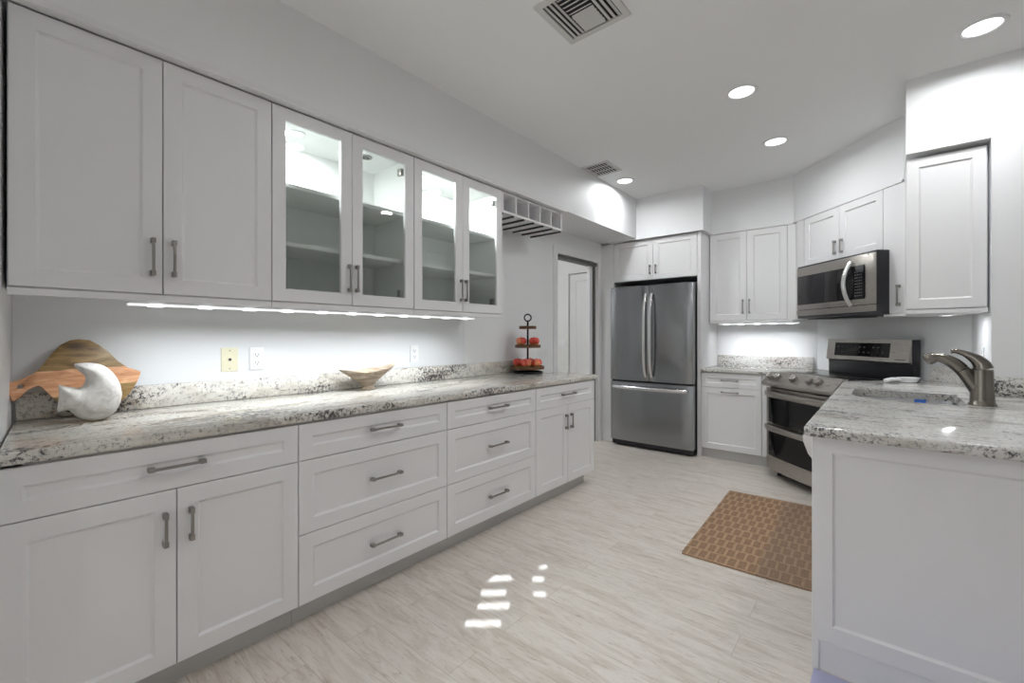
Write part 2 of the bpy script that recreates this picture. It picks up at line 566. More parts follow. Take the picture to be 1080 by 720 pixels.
# thin crown line under the soffits
def strip(name, pts, z0, z1, mat='cab'):
    return struct(MB().prism(pts, z0, z1).build(name, M[mat], smooth=0))
strip('trim_3', [(-2.16, 0.04), (-2.118, 0.04), (-2.118, 3.26), (-2.16, 3.26)], 2.326, 2.352)
strip('trim_4', [(-2.47, 4.688), (-1.395, 4.688), (-1.395, 4.99), (-0.66, 4.99), ang(-4.09, 2.848), ang(-2.99, 2.848), ang(-2.99, 2.88), ang(-4.09, 2.88), (-0.65, 5.03), (-1.43, 5.03), (-1.43, 4.72), (-2.47, 4.72)], 2.324, 2.340)
# gloss panel between counter and wall cabinets
struct(MB().box(WX, WX + 0.008, 0.06, 2.47, 1.0, 1.42).build('wall_panel', M['splash'], smooth=0))
# door casing, track, pocket door
cs = MB()
cs.box(WX, WX + 0.012, DY0 - 0.07, DY0, 0, DZ + 0.07)
cs.box(WX, WX + 0.012, DY1, DY1 + 0.055, 0, DZ + 0.07)
cs.box(WX, WX + 0.012, DY0, DY1, DZ, DZ + 0.07)
dfr = struct(cs.build('door_1', M['cab'], smooth=0))
MB().box(WX - 0.10, WX - 0.01, DY0, DY1, DZ - 0.035, DZ - 0.001).build('door_track', M['track'], dfr, smooth=0)
MB().box(WX - 0.085, WX - 0.045, DY1 - 0.10, DY1 + 0.0, 0.01, DZ - 0.036, 0.002).build('door_panel', M['cab'], dfr)
MB().box(WX - 0.044, WX - 0.030, DY1 - 0.045, DY1 - 0.001, 0.0, DZ - 0.036).build('door_stop', M['track'], dfr, smooth=0)
# hallway beyond
wall_box('wall_hall', -5.2, -3.75, 5.0, 7.1, 0, ZC, 'hall')
hb = MB(); hb.box(-3.75, -3.17, 4.92, 5.02, 0, ZC); hb.box(-3.17, -2.70, 4.92, 5.02, 2.06, ZC)
struct(hb.build('wall_hallway', M['hall'], smooth=0))
hd = struct(MB().shaker(-3.16, -2.72, 0.01, 2.05, 4.945, 0.035, 0.09).build('door_2', M['hall']))
MB().box(-2.80, -2.775, 4.925, 4.945, 1.76, 1.86).box(-2.80, -2.775, 4.925, 4.945, 0.25, 0.35).build('hinge', M['nickel'], hd, smooth=0)
wall_box('wall_hall_side', -4.25, -4.15, 0.06, 5.0, 0, ZC, 'hall')
area('hall_light', (-3.3, 3.2, ZC - 0.03), 0.5, 0.5, 42, (0.96, 0.98, 1.0))
struct(MB().box(WX, WX + 0.015, DY1 + 0.056, 4.72, 0, 0.10, 0.003).build('baseboard_left', M['cab']))
struct(MB().box(0.47, 3.6, 3.555, 3.57, 0, 0.10, 0.003).build('baseboard_right', M['cab']))
# living room behind the camera: side wall, rear wall with windows
wall_box('wall_living', -5.3, -5.2, -4.6, 7.2)
wall_box('wall_east', 3.6, 3.7, -3.3, 5.5)
wall_box('wall_north', -5.2, -2.6, 7.1, 7.2)
RY = -3.2
SLOT_X, SLOT_Z = (0.5, 4.4), (0.6, 2.6)
spots = [((521, 607), (538, 606), (541, 612), (514, 613)), ((508, 622), (534, 622), (533, 628), (507, 628)),
         ((505, 636), (538, 635), (536, 642), (503, 642)), ((492, 654), (528, 654), (528, 661), (490, 660)),
         ((569, 597), (577, 595), (577, 599), (568, 600)), ((562, 608), (574, 608), (573, 613), (561, 613)),
         ((563, 624), (576, 624), (575, 629), (562, 628))]
def on_floor(px, py):
    R = Vector((math.cos(YAW), math.sin(YAW), 0)); Fw = Vector((-math.sin(YAW), math.cos(YAW), 0))
    d = R * ((px - 540) / F_PX) + Fw + Vector((0, 0, (354.5 - py) / F_PX))
    return Vector((0, 0, CAM_H)) + d * (-CAM_H / d.z)
def up_sun(p):
    k = (RY - p.y) / SUN_DIR.y
    return p + SUN_DIR * k
holes = [[up_sun(on_floor(*q)) for q in s] for s in spots]
hx = [p.x for h in holes for p in h]; hz = [p.z for h in holes for p in h]
X0, X1, Z0, Z1 = min(hx) - 0.25, max(hx) + 0.25, min(hz) - 0.2, max(hz) + 0.25
wr = MB()
wr.box(-5.2, X0, RY - 0.12, RY, 0, ZC); wr.box(X1, 3.6, RY - 0.12, RY, 0, ZC)
wr.box(X0, X1, RY - 0.12, RY, 0, Z0); wr.box(X0, X1, RY - 0.12, RY, Z1, ZC)
struct(wr.build('wall_rear', M['wall'], smooth=0))
# opaque blind in that window with gaps in it: triangulated face with the gaps as holes
bb = bmesh.new()
def loop(pts):
    v = [bb.verts.new(p) for p in pts]
    return [bb.edges.new((v[i], v[(i + 1) % len(v)])) for i in range(len(v))]
edges = loop([(X0 - 0.03, RY, Z0 - 0.03), (X1 + 0.03, RY, Z0 - 0.03), (X1 + 0.03, RY, Z1 + 0.03), (X0 - 0.03, RY, Z1 + 0.03)])
for h in holes:
    edges += loop([(p.x, RY, p.z) for p in h])
bmesh.ops.triangle_fill(bb, use_beauty=True, use_dissolve=False, edges=edges)
bme = bpy.data.meshes.new('window_1'); bb.to_mesh(bme); bb.free(); bme.materials.append(M['white_plastic'])
bo = bpy.data.objects.new('window_1', bme); COL.objects.link(bo); struct(bo)
# big glazed openings that give the room its daylight
def window(name, axis, c, a0, a1, z0, z1, sign):
    mb = MB(); mb.mat(M['daylight'])
    fr = 0.06
    def bx(a, b, za, zb, d0, d1):
        lo, hi = sorted((c + sign * d0, c + sign * d1))
        if axis == 'y':
            mb.box(a, b, lo, hi, za, zb)
        else:
            mb.box(lo, hi, a, b, za, zb)
    bx(a0, a1, z0, z1, 0.0, 0.01)
    mb.mat(M['white_plastic'])
    bx(a0 - fr, a0, z0 - fr, z1 + fr, 0, 0.05); bx(a1, a1 + fr, z0 - fr, z1 + fr, 0, 0.05)
    bx(a0, a1, z0 - fr, z0, 0, 0.05); bx(a0, a1, z1, z1 + fr, 0, 0.05)
    mid = (a0 + a1) / 2
    bx(mid - 0.03, mid + 0.03, z0, z1, 0, 0.05)
    return struct(mb.build(name, smooth=0))
window('window_2', 'y', RY, -4.6, -0.9, 0.15, 2.4, 1)

up1 = Vector((0.15, 0.45, 0.88))
area('ceiling_fill', (-2.75, RY + 0.10, 1.25), 3.6, 1.9, CEIL_FILL_W, (0.97, 0.985, 1.0), (-up1).to_track_quat('Z', 'Y').to_euler(), spread=math.radians(95))  # added lamp with no fixture, brightens the ceiling from out of view

# ------------------------------------------------------------------ shared small builders
def pull(parent, x, y, z, length, vertical, standoff=0.028):
    """square-footed bar pull on the face y (room side is -y)"""
    mb = MB().mat(M['nickel'])
    h = length / 2
    for s in (-1, 1):
        c = s * (h - 0.010)
        if vertical:
            mb.box(x - 0.007, x + 0.007, y - standoff, y, z + c - 0.010, z + c + 0.010, 0.002)
        else:
            mb.box(x + c - 0.010, x + c + 0.010, y - standoff, y, z - 0.007, z + 0.007, 0.002)
    if vertical:
        mb.box(x - 0.0046, x + 0.0046, y - standoff + 0.001, y - standoff + 0.010, z - h + 0.004, z + h - 0.004, 0.0015)
    else:
        mb.box(x - h + 0.004, x + h - 0.004, y - standoff + 0.001, y - standoff + 0.010, z - 0.0046, z + 0.0046, 0.0015)
    return mb.build('handle', None, parent)

GAP = 0.0018
def door(parent, x0, x1, z0, z1, hx=None, hz=None, hl=0.145, name='door', yf=-0.02, fw=0.06, vertical=True):
    o = MB().mat(M['cab']).shaker(x0 + GAP, x1 - GAP, z0 + GAP, z1 - GAP, yf, 0.019, fw).build(name, None, parent)
    if hx is not None:
        pull(o, hx, yf, hz, hl, vertical)
    return o

def glass_door(parent, x0, x1, z0, z1, hx, hz, hinge_side):
    o = MB().mat(M['cab']).frame_door(x0 + GAP, x1 - GAP, z0 + GAP, z1 - GAP, -0.02, 0.019, 0.062).build('door', None, parent)
    MB().mat(M['glass']).box(x0 + 0.055, x1 - 0.055, -0.012, -0.008, z0 + 0.055, z1 - 0.055).build('glass_pane', None, o, smooth=0)
    pull(o, hx, -0.02, hz, 0.145, True)
    hxp = x1 - 0.070 if hinge_side > 0 else x0 + 0.045
    for hzp in (z1 - 0.11, z0 + 0.09):
        MB().mat(M['nickel']).box(hxp - 0.014, hxp + 0.010, 0.0, 0.035, hzp - 0.022, hzp + 0.022, 0.005).build('hinge', None, o)
    return o

def strip_light(name, label, loc, rotz, length, nled, power, group):
    r = thing(name, label, 'light', loc, rotz, group)
    MB().mat(M['white_plastic']).box(-0.002, length + 0.002, -0.012, 0.014, 0.008, 0.017, 0.001).build('housing', None, r)
    MB().mat(M['diffuser']).box(0, length, -0.014, 0.012, 0.0, 0.0078, 0.001).build('diffuser', None, r)
    for i in range(nled):
        x = length * (i + 0.5) / nled
        MB().mat(M['led']).box(x - 0.024, x + 0.024, -0.0160, 0.0130, -0.002, 0.0070, 0.002).build('led', None, r)
    a = area('strip_lamp', (length / 2, 0, -0.006), length, 0.02, power, (0.93, 0.97, 1.0), (math.radians(20), 0, 0), spread=math.radians(122), parent=r)
    return r

# ------------------------------------------------------------------ left run: base cabinets
BX = -1.90                      # carcass front; door faces 2 cm proud
RL = PI / 2                     # viewer's right is +Y
ZT, ZG, ZM, ZB = 0.869, 0.711, 0.397, 0.100
DEPTH = abs(WX - BX) - 0.006
def carcass(r, x0, x1, depth, z0, z1):
    return MB().mat(M['cab']).box(x0, x1, 0.0, depth, z0, z1).build('carcass', None, r, smooth=0)
def toe(r, x0, x1, depth, rec=0.05, h=ZB):
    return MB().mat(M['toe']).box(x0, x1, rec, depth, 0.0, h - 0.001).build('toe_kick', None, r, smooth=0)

BG = 'base cabinets along the left wall'
def base_doors(y0, y1, label, bx0, hw):
    r = thing('base_cabinet', label, 'cabinet', (BX, y0, 0), RL, BG)
    W = y1 - y0; mid = W / 2
    carcass(r, bx0, W - 0.001, DEPTH, ZB, 0.874)
    toe(r, bx0, W - 0.001 if y1 < 3 else W - 0.06, DEPTH)
    d = door(r, 0, W, ZG, ZT, mid, 0.793, hw, 'drawer', vertical=False, fw=0.055)
    door(r, 0, mid, ZB, ZG, mid - 0.034, 0.580, 0.115)
    door(r, mid, W, ZB, ZG, mid + 0.040, 0.580, 0.115)
    return r
def base_drawers(y0, y1, label):
    r = thing('base_cabinet', label, 'cabinet', (BX, y0, 0), RL, BG)
    W = y1 - y0; mid = W / 2 + 0.01
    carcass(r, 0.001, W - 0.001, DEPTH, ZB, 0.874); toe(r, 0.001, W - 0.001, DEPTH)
    door(r, 0, W, ZG, ZT, mid, 0.793, 0.175, 'drawer', vertical=False, fw=0.055)
    door(r, 0, W, ZM, ZG, mid, 0.555, 0.175, 'drawer', vertical=False)
    door(r, 0, W, ZB, ZM, mid, 0.240, 0.175, 'drawer', vertical=False)
    return r
base_doors(0.006, 0.842, 'white base cabinet with drawer over two doors below the fish ornament', 0.058, 0.165)
base_drawers(0.842, 1.668, 'white three-drawer base cabinet below the footed stone bowl')
base_drawers(1.668, 2.498, 'white three-drawer base cabinet next to the cabinet holding the fruit stand')
base_doors(2.498, 3.328, 'white base cabinet with drawer over two doors, under the fruit stand near the doorway', 0.001, 0.185)

# countertop with its upstand
ct = thing('countertop', 'long speckled granite countertop on the left row of white cabinets', 'countertop', (0, 0, 0))
MB().mat(M['granite']).prism([(-1.868, 0.013), (-1.868, 3.36), (WX + 0.002, 3.36), (WX + 0.002, 0.066)], 0.876, 0.914, 0.010, 4).build('slab', None, ct)
MB().mat(M['granite']).box(WX + 0.010, WX + 0.030, 0.070, 3.10, 0.9145, 1.018, 0.002).build('upstand', None, ct)

# ------------------------------------------------------------------ left run: wall cabinets
UXF = -2.18                     # carcass front
UZ0, UZ1 = 1.403, 2.323
UD = abs(WX - UXF) - 0.010
UG = 'wall cabinets on the left wall'
def upper_shell(r, W, shelves=(), partition=False):
    t = 0.018
    m = M['cab_in'] if shelves else M['cab']
    mb = MB().mat(m)
    mb.box(0.001, t, 0, UD, UZ0, UZ1); mb.box(W - t, W - 0.001, 0, UD, UZ0, UZ1)
    mb.box(t, W - t, 0, UD, UZ0, UZ0 + t); mb.box(t, W - t, 0, UD, UZ1 - t, UZ1)
    mb.box(t, W - t, UD - 0.012, UD, UZ0 + t, UZ1 - t)
    if partition:
        mb.box(W / 2 - 0.009, W / 2 + 0.009, 0.003, UD - 0.012, UZ0 + t, UZ1 - t)
    c = mb.build('carcass', None, r, smooth=0)
    for z in shelves:
        MB().mat(M['cab_in']).box(t, W - t, 0.035, UD - 0.013, z - 0.02, z, 0.001).build('shelf', None, r)
    MB().mat(M['cab']).box(0.001, W - 0.001, -0.018, 0.012, UZ0 - 0.027, UZ0 - 0.003).build('light_rail', None, r, smooth=0)
    return c
def upper_solid(y0, y1, label):
    r = thing('wall_cabinet', label, 'cabinet', (UXF, y0, 0), RL, UG)
    W = y1 - y0; mid = W / 2
    upper_shell(r, W)
    door(r, 0, mid, UZ0, UZ1, mid - 0.033, 1.546)
    door(r, mid, W, UZ0, UZ1, mid + 0.033, 1.546)
    return r
def upper_glass(y0, y1, label, part, lamps):
    r = thing('glass_cabinet', label, 'cabinet', (UXF, y0, 0), RL, UG)
    W = y1 - y0; mid = W / 2
    upper_shell(r, W, (1.985, 1.700), part)
    glass_door(r, 0, mid, UZ0, UZ1, mid - 0.022, 1.546, -1)
    glass_door(r, mid, W, UZ0, UZ1, mid + 0.022, 1.546, 1)
    for x, y, on in lamps:
        p = MB().mat(M['white_plastic'] if on else M['nickel']).lathe([(0.0, 0), (0.036, 0), (0.036, -0.005), (0.028, -0.007), (0.027, -0.004), (0, -0.004)], (x, y, UZ1 - 0.0185), 28).build('puck_light', None, r)
        if on:
            MB().mat(M['lamp']).lathe([(0, 0), (0.026, 0), (0.020, -0.002), (0, -0.002)], (x, y, UZ1 - 0.0230), 24).build('lens', None, p)
            area('puck_lamp', (x, y, UZ1 - 0.028), 0.05, 0.05, on, (0.97, 0.99, 1.0), (0, 0, 0), 'DISK', parent=r)
        else:
            for k in range(6):
                a = k * PI / 3
                MB().mat(M['dark']).lathe([(0, 0), (0.006, 0), (0.005, -0.002), (0, -0.002)], (x + 0.015 * math.cos(a), y + 0.015 * math.sin(a), UZ1 - 0.0235), 10).build('bulb', None, p)
    return r
upper_solid(0.040, 0.845, 'white wall cabinet with two solid doors beside the end wall')
upper_glass(0.846, 1.652, 'glass-door wall cabinet next to the solid-door one, one of its two puck lights dark', False, [(0.20, 0.17, 24.0), (0.60, 0.17, 0)])
upper_glass(1.653, 2.457, 'glass-door wall cabinet next to the hanging wine rack, lit throughout', False, [(0.20, 0.17, 19.0), (0.60, 0.17, 19.0)])
strip_light('strip_light', 'long white LED strip under the left wall cabinets above the granite counter', (-2.200, 0.343, 1.358), RL, 1.85, 11, STRIP_W, 'under-cabinet LED strips')

# wine rack
wr_ = thing('wine_rack', 'white hanging wine rack with five cubbies and stemware rails', 'wine rack', (-2.165, 2.462, 0), RL)
WL, WD, z0, z1, t = 0.795, 0.34, 2.165, 2.322, 0.016
mb = MB().mat(M['cab'])
mb.box(0, WL, 0, WD, z0, z0 + t); mb.box(0, WL, 0, WD, z1 - t, z1); mb.box(t, WL - t, WD - 0.01, WD, z0 + t, z1 - t)
for i in range(6):
    x = i * (WL - t) / 5
    mb.box(x, x + t, 0, WD, z0 + t, z1 - t)
mb.build('cubby_frame', None, wr_, smooth=0)
for i in range(7):
    x = 0.01 + i * (WL - 0.02) / 6
    MB().mat(M['black']).box(x - 0.004, x + 0.004, 0.006, WD, z0 - 0.010, z0 - 0.0005).box(x - 0.009 if i else x - 0.005, x + 0.009 if i < 6 else x + 0.005, 0.004, WD, z0 - 0.013, z0 - 0.0102).build('stemware_rail', None, wr_, smooth=0)  # rails drawn black so the gap shadow sits in their colour

# ------------------------------------------------------------------ fridge bay
fc = thing('fridge_cabinet', 'white two-door cabinet and side panel surrounding the steel refrigerator', 'cabinet', (0, 4.75, 0))
MB().mat(M['cab']).box(-2.41, -1.472, 0, 0.575, 1.868, 2.323).build('carcass', None, fc, smooth=0)
MB().mat(M['cab']).box(-1.470, -1.434, -0.02, 0.575, 0, 2.323).build('side_panel', None, fc, smooth=0)
MB().mat(M['cab']).box(WX + 0.001, -2.412, -0.02, 0.575, 0.0, 2.323).build('filler_panel', None, fc, smooth=0)
for x0, x1, hx_ in ((-2.41, -1.943, -1.976), (-1.943, -1.473, -1.910)):
    door(fc, x0, x1, 1.868, 2.320, hx_, 1.978, 0.10)

FX0, FX1, FY = -2.400, -1.478, 4.615
fr = thing('refrigerator', 'stainless french-door refrigerator with bottom freezer drawer', 'refrigerator', (FX0, FY, 0))
FW = FX1 - FX0
MB().mat(M['black']).box(0.004, FW - 0.004, 0.075, 0.66, 0.05, 1.80, 0.004).build('cabinet_body', None, fr)
mb = MB().mat(M['black']).box(0.01, FW - 0.01, 0.03, 0.60, 0.015, 0.065)
for x in (0.07, FW - 0.07):
    mb.lathe([(0, 0), (0.02, 0), (0.02, 0.016), (0, 0.016)], (x, 0.08, 0), 12)
mb.build('base_grille', None, fr)
def curved_front(x0, x1, z0, z1, bulge, t=0.07):
    """front with a gentle belly across its width"""
    pts = []
    n = 14
    for i in range(n + 1):
        s = i / n; x = x0 + (x1 - x0) * s
        y = -bulge * (1 - (2 * s - 1) ** 2)
        e = min(s, 1 - s) * (x1 - x0)
        if e < 0.010:
            y += 0.010 - e
        pts.append((x, y))
    pts += [(x1, t), (x0, t)]
    return MB().mat(M['steel_v']).prism(pts, z0, z1, 0.004, 2)
mid = FW * 0.497
def bow_handle(parent, x, z0, z1, y, lean):
    mb = MB().mat(M['steel_bright'])
    n = 16; pts = []
    for i in range(n + 1):
        s = i / n
        pts.append((x + lean * (1 - (2 * s - 1) ** 2), y - 0.012 - 0.052 * (1 - (2 * s - 1) ** 4), z0 + (z1 - z0) * s))
    mb.tube(pts, 0.017, 12, flat=0.75)
    return mb.build('handle', None, parent)
dl = curved_front(0.0, mid - 0.003, 0.750, 1.795, 0.006).build('door', None, fr)
bow_handle(dl, mid - 0.032, 0.80, 1.70, -0.004, 0.0)
dr = curved_front(mid + 0.003, FW, 0.750, 1.795, 0.006).build('door', None, fr)
bow_handle(dr, mid + 0.036, 0.80, 1.70, -0.004, 0.0)
MB().mat(M['steel_bright']).box(FW - 0.145, FW - 0.120, 0.001, 0.004, 1.742, 1.762, 0.001).build('badge', None, dr)
MB().mat(M['steel_bright']).box(FW - 0.13, FW - 0.05, -0.002, 0.003, 0.768, 0.776, 0.001).build('badge', None, dr)
fz = curved_front(0.0, FW, 0.072, 0.730, 0.008).build('freezer_drawer', None, fr)
mb = MB().mat(M['steel_bright']); pts = []
for i in range(17):
    s = i / 16
    pts.append((0.045 + (FW - 0.10) * s, -0.014 - 0.045 * (1 - (2 * s - 1) ** 6), 0.672))
mb.tube(pts, 0.019, 12, flat=0.8).build('handle', None, fz)
MB().mat(M['black']).box(0.006, FW - 0.006, 0.030, 0.074, 0.731, 0.749).build('gasket', None, fr, smooth=0)

# ------------------------------------------------------------------ back wall: base unit, wall unit
bc = thing('base_cabinet', 'white base cabinet with drawer over one tall pull-out door, beside the refrigerator panel', 'cabinet', (-1.432, 4.75, 0))
MB().mat(M['cab']).box(0.0, 0.555, 0, 0.572, ZB, 0.874).build('carcass', None, bc, smooth=0)
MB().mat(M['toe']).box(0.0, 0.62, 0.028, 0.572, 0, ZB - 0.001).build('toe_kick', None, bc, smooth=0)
door(bc, 0.0, 0.553, 0.723, 0.869, 0.272, 0.800, 0.16, 'drawer', vertical=False, fw=0.045)
door(bc, 0.0, 0.553, ZB, 0.723, 0.272, 0.683, 0.16, 'door', vertical=False, fw=0.055)
MB().mat(M['cab']).box(0.556, 0.66, -0.015, 0.02, ZB, 0.874).build('filler', None, bc, smooth=0)

cb = thing('countertop', 'short granite countertop between refrigerator panel and range', 'countertop')
MB().mat(M['granite_x']).prism([(-1.432, 4.712), beside_range_at(-0.004, -0.64)[:1] + (4.712,), beside_range(-0.004, 0.30), beside_range(-0.004, 0.70), ang(-3.95, 3.195), (-0.505, 5.322), (-1.432, 5.322)], 0.876, 0.914, 0.010, 4).build('slab', None, cb)
MB().mat(M['granite_x']).box(-1.430, -0.53, 5.302, 5.322, 0.9145, 1.030, 0.002).build('upstand', None, cb)
o = ang(-4.10, 3.178); o2 = ang(-3.98, 3.178); o3 = ang(-3.98, 3.198); o4 = ang(-4.10, 3.198)
MB().mat(M['granite_x']).prism([o4, o, o2, o3][::-1], 0.9145, 1.030).build('upstand', None, cb, smooth=0)

bu = thing('wall_cabinet', 'white two-door wall cabinet on the back wall above the short counter', 'cabinet', (-1.425, 5.02, 0))
MB().mat(M['cab']).box(0.0, 0.715, 0, 0.305, UZ0, UZ1).build('carcass', None, bu, smooth=0)
door(bu, 0.0, 0.358, UZ0, UZ1, 0.325, 1.545)
door(bu, 0.358, 0.715, UZ0, UZ1, 0.386, 1.545)
MB().mat(M['cab']).box(0.0, 0.76, -0.018, 0.012, UZ0 - 0.022, UZ0 - 0.003).build('light_rail', None, bu, smooth=0)
strip_light('strip_light', 'short white LED strip under the back wall cabinet beside the refrigerator', (-1.34, 5.05, 1.363), 0, 0.72, 5, 7.0, 'under-cabinet LED strips')
# narrow filler that turns the corner
fl = MB().mat(M['cab']).prism([(-0.708, 5.0), (-0.640, 5.0), ang(-4.075, 2.852), ang(-3.985, 2.852), ang(-3.985, 2.90), (-0.60, 5.06), (-0.708, 5.06)], UZ0 - 0.003, UZ1)
tag(fl.build('corner_filler', None, None, 0), 'white filler panel turning the corner between back cabinet and microwave', 'filler panel')

# ------------------------------------------------------------------ angled corner: cabinet, microwave, range
mcx, mcy = ang(-3.980, 2.872)
mc = thing('wall_cabinet', 'white short two-door cabinet above the microwave', 'cabinet', (mcx, mcy, 0), ANG)
MB().mat(M['cab']).box(0, 0.832, 0, 0.318, 1.875, UZ1).build('carcass', None, mc, smooth=0)
door(mc, 0.0, 0.415, 1.875, UZ1, 0.380, 1.985, 0.115)
door(mc, 0.415, 0.832, 1.875, UZ1, 0.452, 1.985, 0.115)
tcx, tcy = ang(-3.146, 2.872)
tc = thing('wall_cabinet', 'narrow white wall cabinet with single handle between microwave and sink cabinet', 'cabinet', (tcx, tcy, 0), ANG)
MB().mat(M['cab']).box(0, 0.30, 0, 0.29, UZ0, UZ1).build('carcass', None, tc, smooth=0)
dd = MB().mat(M['cab']).box(GAP, 0.30 - GAP, -0.020, -0.001, UZ0 + GAP, UZ1 - GAP, 0.002).build('door', None, tc)
pull(dd, 0.135, -0.02, 1.53, 0.15, True)
MB().mat(M['cab']).box(0.0, 0.30, -0.016, 0.29, UZ0 - 0.020, UZ0 - 0.001).build('bottom_panel', None, tc, smooth=0)

mwx, mwy = ang(-3.935, 2.75)
mw = thing('microwave', 'stainless over-range microwave with black glass door and curved handle', 'microwave', (mwx, mwy, 0), ANG)
MW = 0.838
MB().mat(M['black']).box(0.004, MW + 0.002, 0.007, 0.43, 1.400, 1.868, 0.003).build('housing', None, mw)
fa = MB().mat(M['steel_warm'])
pts = [(0, 0.0068), (0, 0.004), (0.010, -0.002), (0.30, -0.010), (0.55, -0.010), (MW - 0.02, -0.002), (MW, 0.004), (MW, 0.0068)]
fa.prism(pts, 1.478, 1.852, 0.003, 2)
fo = fa.build('door', None, mw)
MB().mat(M['blackgray']).box(0.030, 0.36, -0.0135, -0.006, 1.520, 1.775, 0.001).build('window', None, fo)  # left half greyer: a reflection put into the glass colour
MB().mat(M['blackglass']).box(0.36, MW - 0.085, -0.0135, -0.006, 1.520, 1.775, 0.001).build('window', None, fo)
kb = MB().mat(M['gold'])
for i in range(4):
    for j in range(9):
        x = 0.672 + i * 0.018; z = 1.545 + j * 0.0225
        kb.box(x, x + 0.005, -0.0142, -0.0130, z, z + 0.004)
kb.build('keypad', None, fo, smooth=0)
mb = MB().mat(M['steel_bright']); pts = []
for i in range(17):
    s = i / 16
    pts.append((0.632, -0.012 - 0.058 * (1 - (2 * s - 1) ** 2), 1.480 + 0.325 * s))
mb.tube(pts, 0.020, 12, flat=0.9).build('handle', None, fo)
MB().mat(M['steel_warm']).prism([(0.030, 1.410), (0.005, 1.425), (0.000, 1.472), (0.03, 1.472)], 0.0, MW, 0.0, axis='x').build('vent_lip', None, mw, smooth=0)
MB().mat(M['grey']).box(0.06, 0.52, 0.06, 0.30, 1.392, 1.3995).build('grease_filter', None, mw, smooth=0)

# range
RW = 0.768
RA = ANG + math.radians(4)
rgx, rgy = ang(-3.888, 2.44)
rg = thing('range', 'stainless double-oven range set diagonally in the corner', 'range', (rgx, rgy, 0), RA)
MB().mat(M['black']).box(0.004, RW - 0.004, 0.035, 0.60, 0.055, 0.885).build('oven_body', None, rg, smooth=0)
mb = MB().mat(M['black'])
for x in (0.06, RW - 0.06):
    for y in (0.08, 0.55):
        mb.lathe([(0, 0), (0.018, 0), (0.018, 0.056), (0, 0.056)], (x, y, 0), 12)
mb.build('foot', None, rg)
def bowed(z0, z1, bulge, mat, x0=0.0, x1=RW, y0=0.0, t=0.035):
    pts = []
    for i in range(15):
        s = i / 14
        pts.append((x0 + (x1 - x0) * s, y0 - bulge * (1 - (2 * s - 1) ** 2)))
    pts += [(x1, y0 + t), (x0, y0 + t)]
    return MB().mat(mat).prism(pts, z0, z1, 0.003, 2)
BUL = 0.022
bowed(0.065, 0.175, BUL, M['steel_warm']).build('storage_drawer', None, rg)
def oven_door(z0, z1, wz0, wz1, hz):
    d = bowed(z0, z1, BUL, M['steel_warm']).build('door', None, rg)
    bowed(wz0, wz1, BUL * 0.98, M['blackglass'], 0.030, RW - 0.030, -0.004, 0.02).build('window', None, d)
    mb = MB().mat(M['steel_bright'])
    pts = []
    for i in range(21):
        s = i / 20
        q = 1 - (2 * s - 1) ** 2
        pts.append((0.02 + (RW - 0.04) * s, -0.022 - BUL * q - 0.030 * (1 - (2 * s - 1) ** 8), hz))
    mb.mat(M['steel_warm']).tube(pts, 0.024, 12, flat=0.5)
    mb.build('handle', None, d)
oven_door(0.178, 0.468, 0.185, 0.425, 0.440)
oven_door(0.472, 0.785, 0.478, 0.700, 0.738)
# sloped knob panel
cp = MB().mat(M['steel_warm']).prism([(-0.040, 0.800), (-0.052, 0.815), (-0.050, 0.830), (0.045, 0.925), (0.080, 0.925), (0.080, 0.800)], 0.0, RW, 0.0, axis='x')
cpo = cp.build('control_panel', None, rg)
sl_d = Vector((0, -0.095, 0.095)).normalized()   # out of the slope
for x in (0.062, 0.150, 0.330, 0.505, 0.590):
    c = Vector((x, 0.002, 0.879))
    out = Vector((0, -0.7071, 0.7071))
    kb = MB().mat(M['nickel']).tube([c, c + out * 0.006, c + out * 0.007, c + out * 0.030, c + out * 0.033], [0.036, 0.036, 0.031, 0.028, 0.024], 22)
    along = Vector((0, 0.7071, 0.7071))
    kb.mat(M['steel_warm']).tube([c + out * 0.036 - along * 0.026, c + out * 0.036 + along * 0.026], 0.008, 8)
    kb.build('knob', None, cpo)
MB().mat(M['blackglass']).box(0.0, RW, 0.081, 0.611, 0.908, 0.922, 0.003).build('cooktop', None, rg)
# backguard: shallow black box with a leaning steel console on its upper half
bgx = 0.0
BY = 0.612
bgd = MB().mat(M['black']).box(bgx, bgx + RW - 0.003, BY, BY + 0.060, 0.90, 1.214, 0.002).build('backguard', None, rg)
MB().mat(M['steel_warm']).prism([(BY - 0.030, 1.040), (BY - 0.0005, 1.028), (BY - 0.0005, 1.216), (BY - 0.006, 1.216)], bgx + 0.002, bgx + RW - 0.010, 0.0, axis='x').build('console', None, bgd, smooth=0)
def con_face(u_, v_):   # point on the leaning console face: u across, v 0..1 upwards
    return Vector((bgx + u_, BY - 0.030 + 0.024 * v_ - 0.0012, 1.040 + 0.176 * v_))
mb = MB().mat(M['blackglass'])
q = [con_face(0.085, 0.18), con_face(0.600, 0.18), con_face(0.600, 0.82), con_face(0.085, 0.82)]
L, fs = mb.rings([[p + Vector((0, 0.004, -0.001)) for p in q], q]); fs.append(mb.bm.faces.new(L[-1])); mb._mark(fs)
dsp = mb.build('display', None, bgd, smooth=0)
kb = MB().mat(M['track'])
for i in range(11):
    for j in range(2):
        if (i * 7 + j * 3) % 4 == 0:
            continue
        p = con_face(0.115 + i * 0.042, 0.38 + j * 0.24)
        kb.box(p.x, p.x + 0.016, p.y - 0.0008, p.y + 0.0015, p.z - 0.004, p.z + 0.004)
kb.build('touch_keys', None, dsp, smooth=0)
p = con_face(0.645, 0.10)
MB().mat(M['track']).box(p.x, p.x + 0.085, p.y - 0.001, p.y + 0.002, p.z, p.z + 0.007).build('badge', None, bgd, smooth=0)

